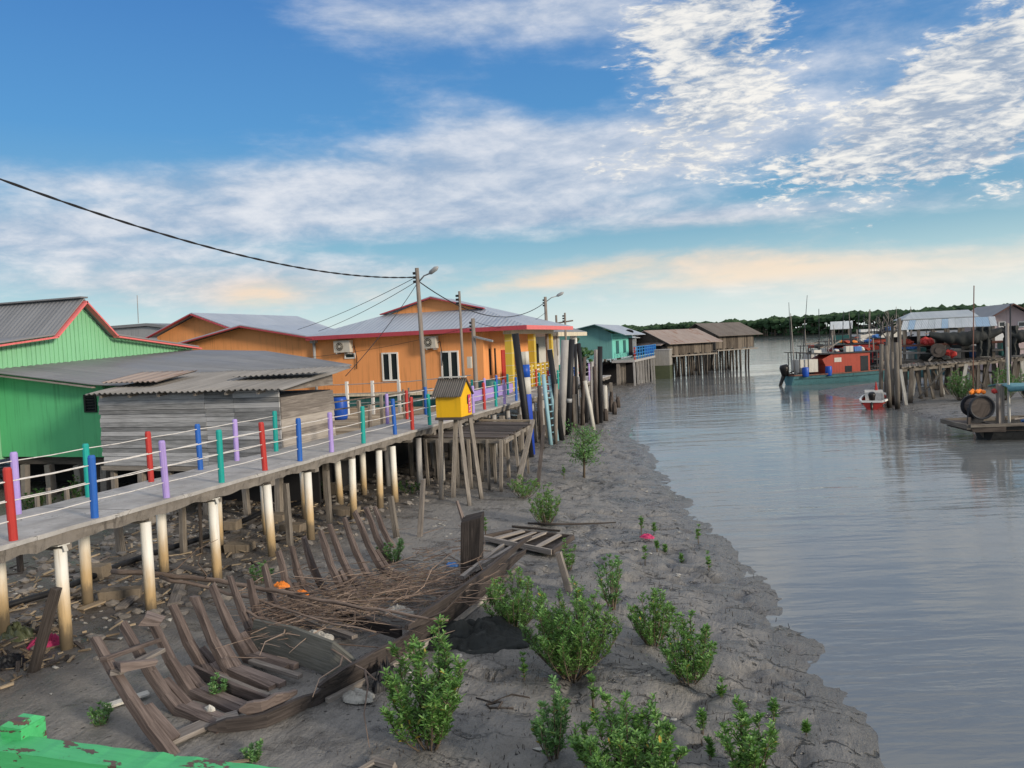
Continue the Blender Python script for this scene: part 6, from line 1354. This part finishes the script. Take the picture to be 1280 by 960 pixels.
stake('dark stake under the walkway between second and third white piles', (229,692),(227,622),.11); stake('thin dark stake beside the third white pile', (251,690),(249,612),.05,'darkwood'); stake('round brown stake between the fourth and fifth white piles', (363,682),(357,604),.11); stake('brown stake right of the fifth white pile', (412,652),(408,588),.11); stake('slanting stake under the walkway right of the first white pile', (153,694),(146,648),.13); stake('short dark stake below the red post at left', (26,716),(23,680),.09,'darkwood')
stake('slanting grey pole stuck in mud beyond the biggest shrub', (716,737),(698,690),.11,'oldwood',.3)
for k, (x, y, h) in enumerate(((62,640,30),(85,636,26),(48,642,22))): stake('grey post under the green annexe between its front stilts', (x,y+4),(x-2,y-h),.09,'oldwood',.45,0,'grey posts under the green annexe')
rf = thing('hatch_frame', 'weathered slatted hatch frame lying flat beyond the wreck', 'frame', PZ(660,677,.34))
cq = [PZ(602,672,.42), PZ(690,690,.40), PZ(716,671,.42), PZ(640,664,.44)]
for a, b in ((0,1),(1,2),(2,3),(3,0)): MB().beam(cq[a], cq[b], .07, .09, jit=.008).build('frame_rail', M['darkwood' if a != 0 else 'oldwood'], rf)
for k in (.2,.4,.55,.8): MB().beam(lerp(cq[0],cq[1],k)+Vector((0,0,.03)), lerp(cq[3],cq[2],k)+Vector((0,0,.03)), .10, .03, jit=.01).build('slat', M['oldwood'], rf)
MB().prism([c - Vector((0,0,.05)) for c in cq], (0,0,.02)).build('panel', M['darkwood'], rf)
# driftwood line by the far shrubs and ropes
tag(MB().tube([PZ(660,655,.3)+Vector((0,0,.02)),PZ(700,657,.28)+Vector((0,0,.03)),PZ(745,656,.24)+Vector((0,0,.03)),PZ(770,654,.2)+Vector((0,0,.02))], [.02,.025,.02,.012], 6).build('driftwood_branch', M['darkwood'], smooth=True), 'thin dark driftwood branch lying below the mid bush', 'branch')
def rope(label, px_, z, r_): 
    pts = [PZ(x,y,z) for x,y in px_]
    for p in pts: p.z = ground_z(p.x,p.y)+.01
    return tag(MB().tube(pts, r_, 5).build('old_rope', M['darkwood'], smooth=True), label, 'rope')
rope('dark loop of old rope on the mud between the leafy shrubs', [(642,886),(612,884),(608,880),(618,877),(628,880),(622,886)], .3, .012); rope('thin dark cord above the rope loop', [(595,870),(615,876),(640,868),(662,872)], .3, .009)
# ------------------------------------------------------------------ green painted hand rail of the bridge, close to the camera
m, n, b = newmat('flaking green paint'); P = n.new('ShaderNodeTexCoord').outputs['Object']
pn = n.noise(n.mapping(P, (3.2,6,9)), 4.5, 6, .6, .2); gr = n.noise(n.mapping(P, (4,60,60)), 2, 5, .6); chip = n.sstep(n.math('ADD', pn, n.math('MULTIPLY', gr, .12)), .625, .645)
c = n.mix(gr, (.035,.33,.10), (.085,.50,.19)); c = n.mix(chip, c, n.mix(gr, (.03,.02,.018), (.16,.09,.06))); n.l.new(c, b.inputs['Base Color']); b.inputs['Roughness'].default_value = .5
bp = n.new('ShaderNodeBump', {'Height': n.math('SUBTRACT', n.math('MULTIPLY', gr, .4), chip), 'Strength': .6, 'Distance': .004}); n.l.new(bp.outputs[0], b.inputs['Normal']); M['greenpaint'] = m
hr = thing('bridge_railing', 'flaking bright green painted timber hand rail at lower left corner', 'railing', (-1.2, 1, 2.2))
zt = HC-.70; a = PZ(-140, 898, zt); b_ = PZ(470, 975, zt); d = (b_-a).normalized(); s = Vector((-d.y, d.x, 0)); s = s if s.y < 0 else -s
m = MB(); N_ = 60
lp = []
for i in range(N_+1):
    u = i/N_; p0 = lerp(a,b_,u); w_ = s*.055; j0 = .004*fbm(u*30, 1)+.002*fbm(u*120, 4); j1 = .003*fbm(u*60, 8); lp.append([p0+w_-Vector((0,0,.12)), p0+w_+s*j1+Vector((0,0,j0*.5)), p0+s*j1+Vector((0,0,j0)), p0-Vector((0,0,.12))])
m.strip(lp)
m.build('hand_rail', M['greenpaint'], hr)
c = PZ(12, 911, zt+.02)-s*.028; m = MB(); k_ = .026
m.hexa([c+Vector((-k_,-k_,-1.2)), c+Vector((k_,-k_,-1.2)), c+Vector((k_,k_,-1.2)), c+Vector((-k_,k_,-1.2)), c+Vector((-k_,-k_,.0)), c+Vector((k_,-k_,.0)), c+Vector((k_,k_,.0)), c+Vector((-k_,k_,.0))])
m.hexa([c+Vector((-k_,-k_,.0005)), c+Vector((k_,-k_,.0005)), c+Vector((k_,k_,.0005)), c+Vector((-k_,k_,.0005)), c+Vector((-k_*.55,-k_*.55,.008)), c+Vector((k_*.55,-k_*.55,.008)), c+Vector((k_*.55,k_*.55,.008)), c+Vector((-k_*.55,k_*.55,.008))]); m.build('post', M['greenpaint'], hr)
# ------------------------------------------------------------------ mangrove shrubs, seedlings and weeds
pr_ = random.Random(33)
def leaf(mb, p, d, L, w_):
    d = d.normalized(); s = d.cross(Vector((pr_.uniform(-.5,.5), pr_.uniform(-.5,.5), 1))); s = s.normalized() if s.length > 1e-3 else Vector((1,0,0)); nrm = s.cross(d).normalized()
    if nrm.z < 0: nrm = -nrm
    n0 = len(mb.v); fold = nrm*w_*.22; droop = -nrm*L*pr_.uniform(.02,.14)
    mb.v += [p, p+d*L*.55, p+d*L+droop, p+d*L*.30+s*w_*.46+fold, p+d*L*.72+s*w_*.42+fold+droop*.5, p+d*L*.30-s*w_*.46+fold, p+d*L*.72-s*w_*.42+fold+droop*.5]
    for f_ in ((0,1,4,3),(1,2,4),(0,5,6,1),(1,6,2)): mb.f.append([n0+i for i in f_]); mb.uv.append([(0,0)]*len(f_)); mb.mi.append(0)
def shrub(name, label, cat, base, H, Wd, stems, leaves, leafL=.065, mat='leaf', group=None, low=.12, spread=1.0, straight=False):
    t = thing(name, label, cat, base, group); lf = MB(); sm = MB(); base = Vector(base); leaves = int(leaves*3.1); leafL *= .86; stems = int(stems*1.7+.5); per = max(1, leaves//stems)
    for k in range(stems):
        a = 2*math.pi*(k+pr_.random()*.8)/stems; rad = Wd*.5*math.sqrt(pr_.uniform(.02, 1)); hh = H*(1-.55*(rad/(Wd*.5))**2)*pr_.uniform(.72,1.0)
        if straight: rad *= .3
        st = base + Vector((math.cos(a), math.sin(a), 0))*Wd*.07*pr_.random()*spread + Vector((0,0,-.06)); tip = base + Vector((math.cos(a)*rad, math.sin(a)*rad, hh)); bend = Vector((math.cos(a),math.sin(a),0))*rad*.22 - Vector((0,0,hh*.06))
        P_ = lambda u: lerp(st, tip, u) + bend*4*u*(1-u)*.6
        pts = [P_(i/6) for i in range(7)]; r_ = .004+.0055*H; sm.tube(pts, [r_*(1-.75*i/6) for i in range(7)], 5)
        nt = max(3, int(per/11))
        for j in range(nt):
            u = low + (1-low)*((j+pr_.random())/nt)**.8; p0 = P_(u); b = pr_.uniform(0, 6.28); tl_ = (H*.5+Wd*.5)*pr_.uniform(.08,.24)*(1.25-u*.75); d = Vector((math.cos(b)*.9, math.sin(b)*.9, pr_.uniform(.7,1.9))).normalized(); p1 = p0+d*tl_
            if tl_ > .05: sm.tube([p0, lerp(p0,p1,.5)+Vector((0,0,.01)), p1], [r_*.35, r_*.28, r_*.18], 4, False)
            q_ = max(3, per//nt)
            for i in range(q_):
                w = (i+.5)/q_; p = lerp(p0, p1, .25+.75*w); c = b + i*2.4 + pr_.uniform(-.4,.4); ld = Vector((math.cos(c), math.sin(c), pr_.uniform(.05,.95))) + d*.55*w
                L = leafL*pr_.uniform(.65,1.25); leaf(lf, p, ld, L, L*pr_.uniform(.30,.42))
        for i in range(5): c = i*2.4; leaf(lf, tip, Vector((math.cos(c), math.sin(c), .9)), leafL*.9, leafL*.36)
    lf.build('foliage', M[mat], t, smooth=False); sm.build('stems', M['stem'], t, smooth=True); return t
def base_at(px_, py_, z=.3):
    p = PZ(px_, py_, z)
    for _ in range(4): p = PZ(px_, py_, ground_z(p.x, p.y))
    return p
def S_(label, px_, py_, hpx, wpx, stems, leaves, name='mangrove_shrub', cat='shrub', z=.3, **kw):
    b = base_at(px_, py_, z); D_ = (b-EYE).dot(fw); k = D_/F; return shrub(name, label, cat, b, hpx*k*1.06, wpx*k, stems, leaves, **kw)
S_('tall leafy shrub in front, just right of the wrecked hull', 538,935,158,112,9,1500, leafL=.075)
S_('biggest round bushy shrub in the middle of the mud', 714,846,112,132,22,3000, leafL=.062)
S_('dense shrub behind the black tarpaulin', 643,786,78,78,14,1250, leafL=.06)
S_('narrow sparse upright shrub beyond the biggest shrub', 766,762,82,46,5,330, leafL=.07, mat='leaf2')
S_('left shrub of the pair near the shore', 818,806,76,66,12,900, leafL=.06)
S_('right shrub of the pair near the shore', 862,852,86,80,12,1050, leafL=.06)
S_('slender pale shrub left of the bottom centre bush', 693,948,98,58,5,420, leafL=.062, mat='leaf2')
S_('wide leafy bush cut by the bottom edge', 784,992,128,138,15,1700, leafL=.075)
S_('open shrub with upright stems near the bottom right', 934,972,112,70,6,430, leafL=.075)
S_('small round bush right of the plank jetty', 683,655,50,44,12,800, leafL=.06)
S_('low bush at the foot of the jetty corner', 655,622,30,44,10,500, leafL=.06)
S_('small sapling shrub behind the hatch frame end', 711,712,42,22,4,150, leafL=.06)
S_('leafy weed growing inside the far end of the wreck', 492,704,36,42,7,330, leafL=.06, mat='leaf2')
S_('leafy weed sprouting between the middle ribs', 326,728,28,34,6,170, leafL=.06, mat='leaf2')
S_('bush growing under the right hand jetty beside the reel', 1200,500,36,40,12,800, leafL=.11, mat='leaf2')
S_('tall pale bush among the jetty stilts at right', 1256,500,48,34,10,700, leafL=.11, mat='leaf2')
S_('green bush at the far right edge under the jetty', 1284,498,40,30,8,450, leafL=.11, mat='leaf2')
S_('dark weeds growing under the green annexe', 46,640,30,44,9,420, name='weed', leafL=.07, mat='leafdark', z=.45)
S_('dark weeds beside the second lilac post under the annexe', 98,632,40,36,8,360, name='weed', leafL=.07, mat='leafdark', z=.45)
S_('dark weeds under the walkway below the yard deck', 405,620,24,24,6,150, name='weed', leafL=.06, mat='leafdark', z=.45)
S_('weed tuft in the shade behind the single pale stake', 512,618,24,30,6,200, name='weed', leafL=.06, mat='leafdark', z=.3)
# small tree by the ladder
b = base_at(730,597); k = (b-EYE).dot(fw)/F; t = thing('mangrove_tree', 'small mangrove tree with thin trunk and airy crown on the mud', 'tree', b)
tm = MB(); H_ = 66*k; cr = b+Vector((0,0,H_*.72)); tm.tube([b-Vector((0,0,.1)), b+Vector((.03,0,H_*.3)), b+Vector((0,.02,H_*.55)), b+Vector((.02,0,H_*.95))], [.04,.034,.028,.012], 7); lf = MB()
for i in range(34):
    a = pr_.uniform(0,6.28); u = pr_.uniform(.3,.95); p0 = b+Vector((0,0,H_*u*.9)); L = pr_.uniform(.35,1)*24*k*(1.25-abs(u-.65)*1.1); p1 = p0+Vector((math.cos(a)*L, math.sin(a)*L, L*pr_.uniform(.15,.75))); tm.tube([p0, lerp(p0,p1,.5)+Vector((0,0,.03)), p1], [.012,.008,.005], 4, False)
    for j in range(48): p = lerp(p0,p1,pr_.uniform(.3,1.05))+Vector((pr_.gauss(0,.09),pr_.gauss(0,.09),pr_.gauss(0,.08))); leaf(lf, p, Vector((pr_.uniform(-1,1),pr_.uniform(-1,1),pr_.uniform(0,1))), .085, .034)
tm.build('trunk', M['stem'], t, smooth=True); lf.build('crown', M['leaf2'], t)
# bare tree by the fishing boats
pb = PY(1112,432,58); t = thing('bare_tree', 'leafless thin branched tree sticking up behind the timber piles', 'tree', (pb.x,58,0)); tm = MB(); tw = MB()
def grow(p, d, L, r_, dep, mb):
    q_ = p+d*L; mb.tube([p, lerp(p,q_,.5)+Vector((pr_.uniform(-.05,.05),0,pr_.uniform(-.05,.05))), q_], [r_, r_*.85, r_*.65], 5)
    if dep:
        for i in range(3): grow(lerp(p,q_,pr_.uniform(.55,1)), (d+Vector((pr_.uniform(-.75,.75),pr_.uniform(-.5,.5),pr_.uniform(.0,.5)))).normalized(), L*pr_.uniform(.45,.7), r_*.55, dep-1, tw)
p0 = Vector((pb.x,58,-.2)); H_ = PY(1112,374,58).z; tm.tube([p0, (pb.x+.1,58,H_*.35), (pb.x,58,H_*.55)], [.14,.10,.07], 7)
for a in (-.55,-.1,.45): grow(Vector((pb.x,58,H_*.5)), Vector((a,.05,1)).normalized(), H_*.2, .05, 3, tw)
tm.build('trunk', M['oldwood'], t, smooth=True); tw.build('branches', M['oldwood'], t, smooth=True)
# seedlings
SD = [('seedling with leafy top standing beside the crimson rag',802,668,28,18),('seedling right of the crimson rag, tilting',818,668,18,12),('seedling just below the crimson rag',807,706,30,14),('second small seedling below the crimson rag',821,688,14,8),('tiny dark seedling between rag and shore',832,692,14,7),('tall thin seedling nearest the shore bend',873,678,26,9),('leafy low seedling right of the shore bend',886,714,26,11),('tiny seedling left of the leafy low one',852,704,12,7),
      ('small plant under the biggest shrub at its right',741,886,48,20),('small leafy seedling right of the lower pair shrub',902,872,26,14),('thin bare seedling with one leaf crown far right on the mud',968,912,62,10),('short seedling at far right near the water',1008,920,18,10),('twin stemmed seedling at bottom right of the wide bush',878,918,40,18),('seedling just left of the open bottom right shrub',888,950,30,14),('slim seedling in front of the biggest shrub',655,850,34,10),('tiny seedling near the small tree',705,598,22,9),('seedling by the stern post of the wreck',607,668,26,8),('pale weed clump among the mud left of the ribs',128,905,30,34),('low weed clump at the bottom by the green rail',318,950,22,30),('small weed rosette on mud inside the bow ribs',273,870,28,22)]
for lab, x, y, h, w in SD:
    wd_ = w > 20; S_(lab, x, y, h, w, 6 if wd_ else 2, 150 if wd_ else 34, name='seedling', cat='seedling', leafL=.05 if wd_ else .07, mat='leaf2' if wd_ else 'leaf', low=.35 if not wd_ else .1, straight=not wd_)
# breathing roots poking out of the mud (nobody could count them)
ms = MB(); 
for k in range(1300):
    if pr_.random() < .72: c = pr_.choice(((714,846),(818,806),(862,852),(538,935),(784,960),(643,786),(766,762),(934,960),(683,655))); px_, py_ = c[0]+pr_.gauss(0,75), c[1]+pr_.gauss(0,48)
    else: px_, py_ = pr_.uniform(560,1080), pr_.uniform(640,985)
    if py_ < 560: continue
    p = PZ(px_, py_, .3); z = ground_z(p.x, p.y)
    if z < .06 or p.y < 5.6 or p.y > 26 or p.x < -6.2+.12*(p.y-6) : continue
    p = PZ(px_, py_, z); h = pr_.uniform(.012,.05); r_ = pr_.uniform(.003,.006); o = Vector((pr_.uniform(-.02,.02), pr_.uniform(-.02,.02), 0)); ms.tube([(p.x,p.y,z-.02), Vector((p.x,p.y,z+h))+o], [r_, r_*.6], 4)
stuff(ms.build('breathing_roots', M['darkwood']), 'short dark breathing roots poking out of the mud', 'roots')
